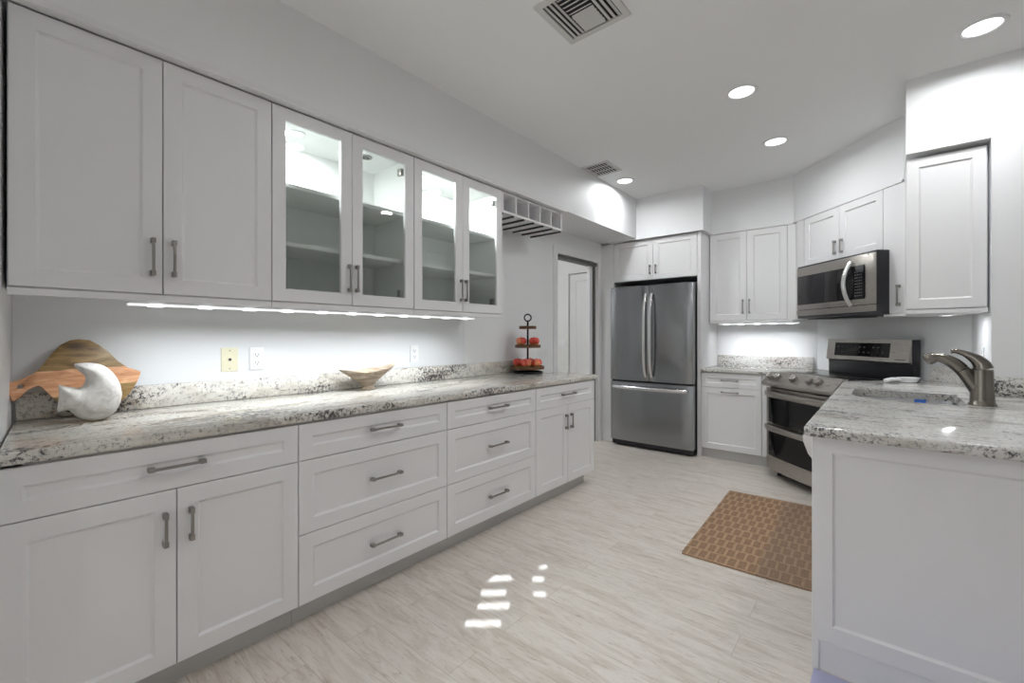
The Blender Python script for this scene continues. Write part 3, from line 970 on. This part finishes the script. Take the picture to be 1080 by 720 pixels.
# ------------------------------------------------------------------ cabinet over the sink side, puck light, switch
rc = thing('wall_cabinet', 'white single-door wall cabinet recessed under the soffit above the faucet', 'cabinet', (0.110, 3.625, 0))
MB().mat(M['cab']).box(0.002, 0.342, 0, 0.30, UZ0, 2.318).build('carcass', None, rc, smooth=0)
door(rc, 0.0, 0.338, UZ0, 2.314, fw=0.055)
MB().mat(M['cab']).box(0.002, 0.342, -0.02, 0.30, UZ0 - 0.026, UZ0 - 0.003).build('light_rail', None, rc, smooth=0)
pk = thing('puck_light', 'round glowing puck light under the cabinet above the faucet', 'light', (0.30, 3.77, 1.376))
MB().mat(M['white_plastic']).lathe([(0, 0), (0.040, 0), (0.040, -0.008), (0.031, -0.011), (0.030, -0.008), (0, -0.008)], n=28).build('ring', None, pk)
MB().mat(M['lamp']).lathe([(0, -0.0085), (0.029, -0.0085), (0.022, -0.011), (0, -0.011)], n=24).build('lens', None, pk)
area('puck_lamp', (0, 0, -0.014), 0.05, 0.05, 3.0, (0.94, 0.97, 1.0), (0, 0, 0), 'DISK', parent=pk)

# ------------------------------------------------------------------ peninsula
pn = thing('peninsula_cabinet', 'white peninsula cabinet with framed end panel facing the room', 'cabinet', (0, 0, 0))
P_in = [(-0.165, 2.005), (1.10, 2.005), (1.10, 3.56), (0.452, 3.56), (0.452, 4.26), ang(-3.08, 3.18), beside_range(RW + 0.006, 0.66), beside_range_at(RW + 0.006, -0.165)]
MB().mat(M['cab']).prism(P_in, 0.10, 0.874, caps=False).build('carcass', None, pn, smooth=0)
MB().mat(M['cab']).prism([(-0.115, 2.015), (1.10, 2.015), (1.10, 3.555), (0.45, 3.555), (0.45, 4.22), ang(-3.06, 3.12), beside_range(RW + 0.02, 0.62), beside_range_at(RW + 0.02, -0.115)], 0.0, 0.0995).build('toe_kick', None, pn, smooth=0)
MB().mat(M['cab']).shaker(-0.203, 1.10, 0.114, 0.875, 1.985, 0.019, 0.062).build('end_panel', None, pn)
MB().mat(M['cab']).box(-0.203, -0.183, 1.987, 2.012, 0.0, 0.113).build('corner_post', None, pn, smooth=0)
MB().mat(M['cab']).box(-0.183, 1.10, 1.996, 2.014, 0.0, 0.113).build('base_board', None, pn, smooth=0)
RP = -PI / 2
sb = bpy.data.objects.new('door_row', None)
for y0, y1, hy in ((3.06, 2.64, 0.36), (3.48, 3.06, 0.06)):
    d = MB().mat(M['cab'])
    # faces the rug side (-X)
    tmp = MB().mat(M['cab']).shaker(0, y0 - y1, ZB, 0.869, 0, 0.019, 0.06)
    for v in tmp.bm.verts:
        v.co = Vector((-0.186 + v.co.y, y0 - v.co.x, v.co.z))
    dd = tmp.build('door', None, pn)
    pm = MB().mat(M['nickel'])
    yy = y0 - hy
    for zz in (0.60, 0.70):
        pm.box(-0.214, -0.186, yy - 0.008, yy + 0.008, zz - 0.01, zz + 0.01, 0.002)
    pm.box(-0.214, -0.205, yy - 0.0055, yy + 0.0055, 0.595, 0.705, 0.0015).build('handle', None, dd)
bpy.data.objects.remove(sb)
dw = thing('dishwasher', 'dishwasher front with curved steel pull at the peninsula corner under the counter', 'dishwasher', (0, 0, 0))
MB().mat(M['steel']).box(-0.186, -0.168, 2.035, 2.63, 0.11, 0.868, 0.003).build('door', None, dw)
MB().mat(M['steel_bright']).prism([(-0.187, 0.868), (-0.228, 0.866), (-0.240, 0.852), (-0.238, 0.830), (-0.222, 0.785), (-0.205, 0.760), (-0.187, 0.755)], 2.05, 2.615, 0.0, axis='y').build('handle', None, dw)

# granite top with the sink opening
hole = []
def arc(cx, cy_, r, a0, a1, n=8):
    return [(cx + r * math.cos(a0 + (a1 - a0) * i / n), cy_ + r * math.sin(a0 + (a1 - a0) * i / n)) for i in range(n + 1)]
hole += arc(0.26, 2.995, 0.05, 0, -PI / 2, 6)
hole += arc(0.085, 3.165, 0.22, -PI / 2, -PI, 12)
hole += arc(-0.095, 3.43, 0.04, PI, PI / 2, 6)
hole += arc(0.27, 3.43, 0.04, PI / 2, 0, 6)
outer = [(-0.222, 1.935), (-0.205, 1.918), (1.14, 1.918), (1.14, 3.565), (0.455, 3.565), (0.455, 4.255), ang(-3.09, 3.195), beside_range(RW + 0.003, 0.665), beside_range_at(RW + 0.003, -0.222)]
def slab_with_hole(name, outer, hole, z0, z1, parent, mat):
    bm = bmesh.new()
    def lp(pts):
        v = [bm.verts.new((x, y, z1)) for x, y in pts]
        return [bm.edges.new((v[i], v[(i + 1) % len(v)])) for i in range(len(v))]
    e = lp(outer) + lp(hole)
    bmesh.ops.triangle_fill(bm, use_beauty=True, use_dissolve=False, edges=e)
    top = list(bm.faces)
    for f in top:
        if f.normal.z < 0:
            f.normal_flip()
    r = bmesh.ops.extrude_face_region(bm, geom=top)
    vv = [x for x in r['geom'] if isinstance(x, bmesh.types.BMVert)]
    for v in vv:
        v.co.z = z0
    bm.normal_update()
    bmesh.ops.recalc_face_normals(bm, faces=bm.faces)
    rim = [ed for ed in bm.edges if len(ed.link_faces) == 2 and abs(ed.verts[0].co.z - ed.verts[1].co.z) < 1e-6 and abs(ed.link_faces[0].normal.z) + abs(ed.link_faces[1].normal.z) < 1.2 and abs(ed.link_faces[0].normal.z) + abs(ed.link_faces[1].normal.z) > 0.8 and (ed.verts[0].co.y < 1.95 or ed.verts[0].co.x < -0.2)]
    bmesh.ops.bevel(bm, geom=rim, offset=0.010, segments=4, profile=0.5, affect='EDGES')
    bmesh.ops.recalc_face_normals(bm, faces=bm.faces)
    me = bpy.data.meshes.new(name); bm.to_mesh(me); bm.free(); me.materials.append(mat)
    me.shade_smooth(); me.set_sharp_from_angle(angle=math.radians(32))
    o = bpy.data.objects.new(name, me); COL.objects.link(o); o.parent = parent
    return o
pt = thing('countertop', 'granite peninsula countertop with undermount sink cutout', 'countertop')
slab_with_hole('slab', outer, hole, 0.876, 0.914, pt, M['granite_x'])
MB().mat(M['granite_x']).box(0.462, 1.14, 3.545, 3.565, 0.9145, 1.018, 0.002).build('upstand', None, pt)
a1, a2, a3, a4 = ang(-3.12, 3.180), ang(-2.83, 3.180), ang(-2.83, 3.200), ang(-3.12, 3.200)
MB().mat(M['granite_x']).prism([a1, a2, a3, a4], 0.9145, 1.018).build('upstand', None, pt, smooth=0)

# sink bowl
sk = thing('sink', 'stainless undermount sink set into the peninsula countertop', 'sink', (0, 0, 0))
cxs, cys = 0.09, 3.22
def scaled(s, z):
    return [(cxs + (x - cxs) * s, cys + (y - cys) * s, z) for x, y in hole]
mb = MB().mat(M['steel'])
L, fs = mb.rings([scaled(1.06, 0.8755), scaled(1.01, 0.8755), scaled(1.0, 0.868), scaled(0.97, 0.72), scaled(0.90, 0.695), scaled(0.15, 0.690)])
fs.append(mb.bm.faces.new(L[-1])); mb._mark(fs)
mb.build('bowl', None, sk)
MB().mat(M['nickel']).lathe([(0, 0.004), (0.035, 0.004), (0.043, 0.0), (0.0, 0.0)], (cxs, cys, 0.691), 24).build('drain', None, sk)
tp = MB().mat(M['blue']).box(0.140, 0.190, 3.462, 3.4655, 0.846, 0.8745)
tag(tp.build('tape', None, None, 0), 'small blue tape square stuck inside the sink', 'tape')

# faucet (spout points across the sink, lever above)
fy = 3.03
fs_ = thing('faucet', 'brushed nickel single-lever faucet with pull-out spout beside the sink', 'faucet', (0.360, fy, 0.914))
MB().mat(M['faucet']).lathe([(0, 0), (0.049, 0), (0.049, 0.006), (0.044, 0.014), (0.042, 0.03), (0.0385, 0.155), (0.037, 0.168), (0.0385, 0.170), (0, 0.170)], n=32).build('body', None, fs_)
def cat(pts, per=6):
    P = [Vector(p) for p in pts]; P = [P[0] * 2 - P[1]] + P + [P[-1] * 2 - P[-2]]
    out = []
    for i in range(1, len(P) - 2):
        for k in range(per):
            t_ = k / per
            p0, p1, p2, p3 = P[i - 1:i + 3]
            out.append(0.5 * ((2 * p1) + (p2 - p0) * t_ + (2 * p0 - 5 * p1 + 4 * p2 - p3) * t_ ** 2 + (3 * p1 - p0 - 3 * p2 + p3) * t_ ** 3))
    out.append(P[-2]); return out
def lerp_r(rs, n):
    out = []
    for i in range(n):
        s = i / (n - 1) * (len(rs) - 1); k = min(int(s), len(rs) - 2)
        out.append(rs[k] + (rs[k + 1] - rs[k]) * (s - k))
    return out
sp = cat([(0.0, 0, 0.040), (-0.022, 0, 0.085), (-0.048, 0.0, 0.135), (-0.066, 0.0, 0.163)])
MB().mat(M['faucet']).tube(sp, lerp_r([0.030, 0.030, 0.029, 0.028], len(sp)), 18).build('spout_base', None, fs_)
MB().mat(M['black']).tube([sp[-1], sp[-1] + (sp[-1] - sp[-2]).normalized() * 0.004], 0.0272, 18).build('joint_ring', None, fs_)
s2 = cat([(-0.068, 0, 0.166), (-0.092, 0, 0.193), (-0.124, 0.0, 0.214), (-0.152, 0.0, 0.221), (-0.170, 0.0, 0.218)])
spo = MB().mat(M['faucet']).tube(s2, lerp_r([0.0285, 0.028, 0.025, 0.021, 0.022], len(s2)), 18).build('spout', None, fs_)
h2 = cat([(-0.150, 0, 0.221), (-0.168, 0, 0.218), (-0.186, 0, 0.210), (-0.197, 0, 0.204)])
MB().mat(M['faucet']).tube(h2, lerp_r([0.020, 0.027, 0.028, 0.020], len(h2)), 18).build('spray_head', None, fs_)
lv = cat([(0.004, 0, 0.170), (-0.004, 0, 0.196), (-0.026, 0, 0.222), (-0.058, 0, 0.243), (-0.086, 0, 0.253), (-0.106, 0, 0.252)])
MB().mat(M['faucet']).tube(lv, lerp_r([0.037, 0.031, 0.023, 0.014, 0.011, 0.010], len(lv)), 18).build('lever', None, fs_)

# white spoon-shaped scoop on the counter by the range
so = thing('scoop', 'white plastic scoop lying on the counter in front of the range backguard', 'scoop', (0.105, 4.135, 0.9145), math.radians(42))
MB().mat(M['white_plastic']).lathe([(0, 0.004), (0.030, 0.004), (0.048, 0.034), (0.051, 0.036), (0.034, 0.003), (0.0, 0.0)], (0.045, 0, 0), 24, 1.5, 0.9).build('bowl', None, so)
MB().mat(M['white_plastic']).tube([(-0.02, 0, 0.026), (-0.08, 0, 0.026), (-0.125, 0, 0.015)], [0.010, 0.012, 0.014], 10).build('handle', None, so)

# ------------------------------------------------------------------ things on the left counter
# cutting board leaning on the wall (outline in metres: along the wall, up)
bd_px = [(215,265),(240,225),(280,175),(330,125),(380,100),(430,93),(490,98),(540,125),(590,165),(640,215),(690,255),(730,266),(764,270),(752,300),(735,335),(700,385),(660,425),(600,475),(520,508),(440,505),(370,480),(300,430),(255,385),(230,350),(205,342),(175,352),(140,378),(110,408),(80,432),(60,433),(47,395),(37,345),(52,330),(130,315),(172,295)]
def on_x(px, py, X):
    R = Vector((math.cos(YAW), math.sin(YAW), 0)); Fw = Vector((-math.sin(YAW), math.cos(YAW), 0))
    d = R * ((px - 540) / F_PX) + Fw + Vector((0, 0, (354.5 - py) / F_PX))
    k = X / d.x
    return (d.y * k, CAM_H + d.z * k)
bd = [on_x(a / 5.14, 340 + b / 5.14, -2.49) for a, b in bd_px]
bz = min(z for _, z in bd)
cbd = thing('cutting_board', 'two-tone wooden cutting board with handle leaning on the wall behind the white fish', 'cutting board', (-2.462, 0.0, 0.9155))
bdz = [(y, z - bz) for y, z in bd]
mb = MB().mat(M['board']).prism(bdz, -0.011, 0.011, 0.004, 2, axis='x')
plank = mb.build('plank', None, None)
# handle hole
hy_, hz_ = on_x(110 / 5.14, 340 + 353 / 5.14, -2.49)
cut = MB().tube([(-0.05, hy_, hz_ - bz), (0.05, hy_, hz_ - bz)], 0.009, 16).build('cutter')
bmod = plank.modifiers.new('hole', 'BOOLEAN'); bmod.operation = 'DIFFERENCE'; bmod.object = cut; bmod.solver = 'EXACT'
dg = bpy.context.evaluated_depsgraph_get(); dg.update()
nm = bpy.data.meshes.new_from_object(plank.evaluated_get(dg))
plank.modifiers.clear(); plank.data = nm
bpy.data.objects.remove(cut)
plank.parent = cbd
cbd.rotation_euler = (0, math.radians(-10.5), 0)

# white fish ornament: plump outline
fish_px = [(400,240),(440,231),(500,230),(560,243),(610,280),(645,330),(660,385),(655,435),(630,485),(590,520),(530,540),(470,540),(425,528),(400,510),(372,487),(340,490),(312,497),(313,460),(320,400),(318,352),(345,355),(395,362),(430,365),(455,345),(462,305),(432,275)]
fo2 = [on_x(a / 5.14, 340 + b / 5.14, -2.33) for a, b in fish_px]
fz_ = min(z for _, z in fo2)
fyc, fzc = on_x(525 / 5.14, 340 + 400 / 5.14, -2.33)
fi = thing('fish_ornament', 'round white ceramic fish standing in front of the cutting board', 'ornament', (-2.33, fyc, 0.9148))
def smooth_outline(P, per=4):
    out = []; n_ = len(P)
    for i in range(n_):
        p0, p1, p2, p3 = (Vector((*P[(i + k) % n_], 0)) for k in (-1, 0, 1, 2))
        sharp = False
        for k in range(per):
            t_ = k / per
            q = 0.5 * ((2 * p1) + (p2 - p0) * t_ + (2 * p0 - 5 * p1 + 4 * p2 - p3) * t_ ** 2 + (3 * p1 - p0 - 3 * p2 + p3) * t_ ** 3)
            out.append((q.x, q.y))
    return out
def plump(mb, outline, thick, reach, step):
    """solid with the given outline (across, up), swelling to `thick` at `reach` inside the edge"""
    n_ = len(outline)
    def inside(x, y):
        c = False
        for i in range(n_):
            (x1, y1), (x2, y2) = outline[i], outline[i - 1]
            if (y1 > y) != (y2 > y) and x < (x2 - x1) * (y - y1) / (y2 - y1) + x1:
                c = not c
        return c
    def near(x, y):
        best = (1e9, x, y)
        for i in range(n_):
            (x1, y1), (x2, y2) = outline[i - 1], outline[i]
            dx, dy = x2 - x1, y2 - y1
            k = max(0, min(1, ((x - x1) * dx + (y - y1) * dy) / (dx * dx + dy * dy + 1e-12)))
            px, py = x1 + k * dx, y1 + k * dy
            d = math.hypot(x - px, y - py)
            if d < best[0]:
                best = (d, px, py)
        return best
    xs = [p[0] for p in outline]; ys = [p[1] for p in outline]
    nx = int((max(xs) - min(xs)) / step) + 3; ny = int((max(ys) - min(ys)) / step) + 3
    G = {}
    for i in range(nx):
        for j in range(ny):
            x, y = min(xs) + (i - 1) * step, min(ys) + (j - 1) * step
            G[i, j] = (inside(x, y), x, y)
    V = {}
    def vert(i, j, side):
        ins, x, y = G[i, j]
        key = (i, j, side if ins else 0)
        if key not in V:
            d, px, py = near(x, y)
            if not ins:
                V[key] = mb.bm.verts.new((0, px, py))
            else:
                h = thick * (0.28 * min(1, d / 0.008) ** 0.5 + 0.72 * math.sqrt(1 - (1 - min(1, d / reach)) ** 2))
                V[key] = mb.bm.verts.new((side * h, x, y))
        return V[key]
    fs = []
    for i in range(nx - 1):
        for j in range(ny - 1):
            cs_ = [(i, j), (i + 1, j), (i + 1, j + 1), (i, j + 1)]
            if any(G[c][0] for c in cs_):
                for side in (1, -1):
                    q = [vert(*c, side) for c in cs_]
                    try:
                        fs.append(mb.bm.faces.new(q if side > 0 else q[::-1]))
                    except ValueError:
                        pass
    mb._mark(fs)
mb = MB().mat(M['ceramic'])
plump(mb, smooth_outline([(y - fyc, z - fz_) for y, z in fo2], 3), 0.050, 0.055, 0.0045)
bmesh.ops.remove_doubles(mb.bm, verts=mb.bm.verts, dist=0.0004)
for _ in range(2):
    bmesh.ops.smooth_vert(mb.bm, verts=mb.bm.verts, factor=0.4, use_axis_x=True, use_axis_y=False, use_axis_z=False)
mb.build('body', None, fi, smooth=75)

# boat-shaped stone bowl on a foot
bw = thing('bowl', 'footed boat-shaped stone bowl on the left granite counter', 'bowl', (-2.41, 1.497, 0.9145))
def boat(p, a):
    s = max(0.0, (p[2] - 0.03) / 0.10)
    e = abs(math.sin(a)) ** 3
    p[2] += s * (0.030 * e - 0.006 + 0.012 * math.sin(a)) + 0.004 * s * math.sin(5 * a)
    p[1] *= 1 + 0.10 * s * e
    return p
MB().mat(M['shell']).lathe([(0, 0), (0.040, 0), (0.046, 0.004), (0.036, 0.014), (0.030, 0.026), (0.052, 0.045), (0.100, 0.080), (0.150, 0.118), (0.152, 0.122), (0.145, 0.120), (0.095, 0.088), (0.045, 0.058), (0, 0.050)], n=48, sx=0.62, sy=1.12, fn=boat).build('basin', None, bw)

# three-tier fruit stand
SX, SY, SZ = -2.40, 3.07, 0.9145
st = thing('fruit_stand', 'three-tier wooden fruit stand with black pole and ring', 'fruit stand', (SX, SY, SZ))
MB().mat(M['blackmetal']).torus((0, 0, 0.010), 0.125, 0.010, 'xy', 40, 8).tube([(0.118, 0, 0.01), (0, 0, 0.03), (-0.118, 0, 0.01)], 0.006, 8).tube([(0, 0.118, 0.01), (0, 0, 0.03), (0, -0.118, 0.01)], 0.006, 8).build('base_ring', None, st)
def tray(r, z):
    mb = MB().mat(M['tray_wood']).lathe([(0, 0), (r, 0), (r, 0.026), (r - 0.010, 0.026), (r - 0.010, 0.010), (0, 0.010)], (0, 0, z), 40)
    return mb.build('tray', None, st)
TR = ((0.147, 0.038), (0.114, 0.225), (0.076, 0.390))
for r, z in TR:
    tray(r, z)
MB().mat(M['blackmetal']).tube([(0, 0, 0.02), (0, 0, 0.46)], 0.0085, 10).build('pole', None, st)
MB().mat(M['blackmetal']).tube([(0.030 * math.cos(a) * 0.765, 0.030 * math.cos(a) * 0.644, 0.489 + 0.030 * math.sin(a)) for a in [i * 2 * PI / 32 for i in range(33)]], 0.0060, 8, caps=False).build('ring', None, st)
# apples
def make_apple(x, y, z, label, tilt):
    r = thing('apple', label, 'apple', (x, y, z), random.uniform(0, 6.28), 'red apples on the fruit stand')
    prof = []
    for i in range(17):
        a = -PI / 2 + PI * i / 16
        R_ = 0.047 * math.cos(a) * (1 + 0.10 * math.sin(a))
        zz = 0.043 + 0.042 * math.sin(a)
        if i >= 14:
            zz -= 0.010 * ((i - 13) / 3) ** 1.5
        if i <= 1:
            zz += 0.005 * (2 - i) / 2
        prof.append((max(R_, 0.0) if 0 < i < 16 else 0.0, zz))
    b = MB().mat(M['apple']).lathe(prof, n=24).build('flesh', None, r, smooth=80)
    MB().mat(M['stem']).tube([(0, 0, 0.070), (0.002, 0.001, 0.080), (0.005, 0.002, 0.090)], 0.0018, 6).build('stem', None, r)
    r.rotation_euler = (tilt[0], tilt[1], r.rotation_euler[2])
    return r
cR = Vector((math.cos(YAW), math.sin(YAW), 0)); cF = Vector((-math.sin(YAW), math.cos(YAW), 0))
def at_stand(a, b, z):
    p = Vector((SX, SY, SZ + z)) + cR * a + cF * b
    return p.x, p.y, p.z
for (a, b), lab in (((-0.085, 0.0), 'red apple at the wall-side end of the bottom tray'),
                    ((-0.020, -0.083), 'red apple with yellow base at the front middle of the bottom tray'),
                    ((0.077, -0.047), 'red apple with yellow base at the doorway side of the bottom tray'),
                    ((0.022, 0.082), 'red apple behind the pole on the bottom tray')):
    make_apple(*at_stand(a, b, 0.0485), lab, (0, 0))
for (a, b), lab in (((-0.057, -0.010), 'red apple on the middle tray, on the cabinet side of the pole'),
                    ((0.057, -0.008), 'red apple on the middle tray, on the doorway side of the pole')):
    make_apple(*at_stand(a, b, 0.2355), lab, (0, 0))

# ------------------------------------------------------------------ wall plates (local x right, y into the wall)
def plate(label, loc, rotz, w_, h_, kind, mat='white_plastic', group='wall plates'):
    nm_ = {'phone': 'phone_jack', 'outlet': 'power_outlet', 'switch': 'light_switch', 'double': 'light_switch'}[kind]
    r = thing(nm_, label, {'phone': 'phone jack', 'outlet': 'outlet'}.get(kind, 'switch'), loc, rotz, group)
    MB().mat(M[mat]).box(-w_ / 2, w_ / 2, -0.006, 0, -h_ / 2, h_ / 2, 0.002).build('cover_plate', None, r)
    if kind == 'phone':
        MB().mat(M['cream_plastic']).box(-0.010, 0.010, -0.009, -0.005, -0.011, 0.011, 0.001).mat(M['dark']).box(-0.006, 0.006, -0.0095, -0.008, -0.006, 0.007).build('jack', None, r, smooth=0)
        for s in (-1, 1):
            MB().mat(M['nickel']).lathe([(0, 0), (0.0035, 0), (0.003, 0.002), (0, 0.002)], (0, 0, 0), 10).build('screw', None, r).matrix_local = Matrix.Translation((0, -0.006, s * h_ * 0.38)) @ Matrix.Rotation(PI / 2, 4, 'X')
    if kind == 'outlet':
        for s in (-1, 1):
            z = s * 0.021
            mb = MB().mat(M[mat]).box(-0.017, 0.017, -0.0085, -0.005, z - 0.015, z + 0.015, 0.0015).mat(M['dark'])
            mb.box(-0.0085, -0.0060, -0.009, -0.008, z - 0.003, z + 0.007).box(0.0060, 0.0085, -0.009, -0.008, z - 0.003, z + 0.006).box(-0.0025, 0.0025, -0.009, -0.008, z - 0.011, z - 0.006)
            mb.build('socket', None, r, smooth=0)
    if kind in ('switch', 'double'):
        for x in ((0,) if kind == 'switch' else (-w_ / 4, w_ / 4)):
            MB().mat(M[mat]).box(x - 0.016, x + 0.016, -0.010, -0.005, -0.033, 0.033, 0.002).build('rocker', None, r)
    return r
PX = WX + 0.0085
plate('cream phone jack plate above the left granite upstand, next to a white outlet', (PX, 0.800, 1.120), RL, 0.078, 0.122, 'phone', 'cream_plastic')
plate('white power outlet beside the cream phone jack plate', (PX, 0.928, 1.120), RL, 0.072, 0.118, 'outlet')
plate('white outlet on the glossy wall past the stone bowl', (PX, 1.965, 1.115), RL, 0.072, 0.118, 'outlet')
plate('white double switch plate behind the fruit stand', (WX + 0.0005, 3.535, 1.105), RL, 0.165, 0.118, 'double')
plate('white outlet on the back wall between refrigerator and range', (-1.055, 5.3295, 1.118), 0, 0.078, 0.118, 'outlet')
plate('white switch on the side wall behind the faucet', (0.4595, 3.83, 1.120), RP, 0.075, 0.118, 'switch')
plate('white switch plate on the hallway wall seen through the doorway', (-3.26, 4.9195, 1.14), 0, 0.12, 0.118, 'double')

# ------------------------------------------------------------------ ceiling fittings
def downlight(x, y, label, power=DOWN_W):
    r = thing('recessed_light', label, 'light', (x, y, ZC), 0, 'recessed ceiling lights')
    MB().mat(M['white_plastic']).lathe([(0.094, 0), (0.092, -0.006), (0.076, -0.009), (0.070, -0.004), (0.070, 0)], n=40).build('trim_ring', None, r)
    MB().mat(M['lamp']).lathe([(0, -0.003), (0.071, -0.003), (0.071, 0.0), (0, 0.0)], n=40).build('lens', None, r)
    area('downlight_lamp', (0, 0, -0.012), 0.13, 0.13, power, (0.965, 0.985, 1.0), (0, 0, 0), 'DISK', math.radians(170), r)
    return r
downlight(0.38, 3.195, 'recessed ceiling light nearest the soffit above the faucet cabinet')
downlight(-0.683, 3.064, 'recessed ceiling light in the middle of the ceiling above the rug')
downlight(-0.65, 4.021, 'recessed ceiling light in front of the corner microwave')
downlight(-1.961, 4.074, 'recessed ceiling light beside the small ceiling vent near the refrigerator')
for (x, y) in ((-0.69, 1.6), (-0.7, -1.2)):  # both out of view; the rear lamp is added as fill
    downlight(x, y, 'unseen recessed ceiling light over the open side of the kitchen behind the viewer', DOWN_W * 0.55)

v1 = thing('ceiling_vent', 'large square ceiling vent with louvers in three directions', 'vent', (-1.255, 1.645, ZC))
VS = 0.335
mb = MB().mat(M['vent'])
fwv = 0.030
mb.box(0, VS, 0, fwv, -0.010, 0).box(0, VS, VS - fwv, VS, -0.010, 0).box(0, fwv, fwv, VS - fwv, -0.010, 0).box(VS - fwv, VS, fwv, VS - fwv, -0.010, 0)
mb.build('vent_frame', None, v1, smooth=0)
MB().mat(M['grey']).box(fwv, VS - fwv, fwv, VS - fwv, -0.002, -0.0005).build('duct', None, v1, smooth=0)
def slat(axis, pos, a0, a1, tiltdir):
    w2, h2 = 0.0088, 0.009
    mb = MB().mat(M['vent'])
    if axis == 'y':
        pr = [(pos - tiltdir * w2, -0.010), (pos - tiltdir * w2 + 0.002, -0.011), (pos + tiltdir * w2, -0.002), (pos + tiltdir * w2 - 0.002, -0.001)]
        mb.prism(pr, a0, a1, axis='y')
    else:
        pr = [(pos - tiltdir * w2, -0.010), (pos - tiltdir * w2 + 0.002, -0.011), (pos + tiltdir * w2, -0.002), (pos + tiltdir * w2 - 0.002, -0.001)]
        mb.prism(pr, a0, a1, axis='x')
    return mb.build('louver', None, v1, smooth=0)
for i in range(3):
    slat('y', 0.044 + i * 0.024, fwv, VS - fwv, -1)
for i in range(3):
    slat('y', VS - 0.044 - i * 0.026, fwv, VS - fwv, -1)
for i in range(10):
    slat('x', fwv + 0.014 + i * 0.0265, 0.106, VS - 0.112, 1 if i < 5 else -1)
v2 = thing('ceiling_vent', 'small ceiling vent with fine dark grille beside the far recessed light', 'vent', (-2.115, 3.495, ZC))
mb = MB().mat(M['vent'])
VX, VY = 0.262, 0.295
mb.box(0, VX, 0, 0.022, -0.008, 0).box(0, VX, VY - 0.022, VY, -0.008, 0).box(0, 0.022, 0.022, VY - 0.022, -0.008, 0).box(VX - 0.022, VX, 0.022, VY - 0.022, -0.008, 0)
mb.build('vent_frame', None, v2, smooth=0)
MB().mat(M['grey']).box(0.022, VX - 0.022, 0.022, VY - 0.022, -0.002, -0.0005).build('duct', None, v2, smooth=0)
for i in range(8):
    x = 0.036 + i * 0.0272
    MB().mat(M['vent']).box(x - 0.003, x + 0.003, 0.022, VY - 0.022, -0.007, -0.0021).build('louver', None, v2, smooth=0)
MB().mat(M['vent']).box(0.022, VX - 0.022, 0.10, 0.104, -0.0075, -0.0021).box(0.022, VX - 0.022, 0.19, 0.194, -0.0075, -0.0021).build('crossbar', None, v2, smooth=0)

# ------------------------------------------------------------------ floor coverings
rugw, rugl = 0.66, 1.275
rpts = []
n = 26
for i in range(n * 2 + 1):
    rpts.append((-0.006 * (i % 2), rugl - i * rugl / (n * 2)))
rpts += [(rugw * 0.5, -0.004), (rugw, 0.0), (rugw, rugl), (rugw * 0.5, rugl + 0.002)]
rg_ = thing('rug', 'brown woven jute rug on the floor beside the peninsula', 'rug', (-0.876, 2.545, 0.0005), math.radians(2.6))
MB().mat(M['rug']).prism(rpts, 0.0, 0.009, 0.002, 2).build('weave', None, rg_, smooth=0)
mt = MB().mat(M['lilac']).box(-0.198, 0.9, 1.35, 1.984, 0.0005, 0.004)  # thin lilac patch over the floor in front of the panel
tag(mt.build('floor_surface', None, None, 0), 'pale lilac patch on the floor at the foot of the peninsula end panel', 'mat')
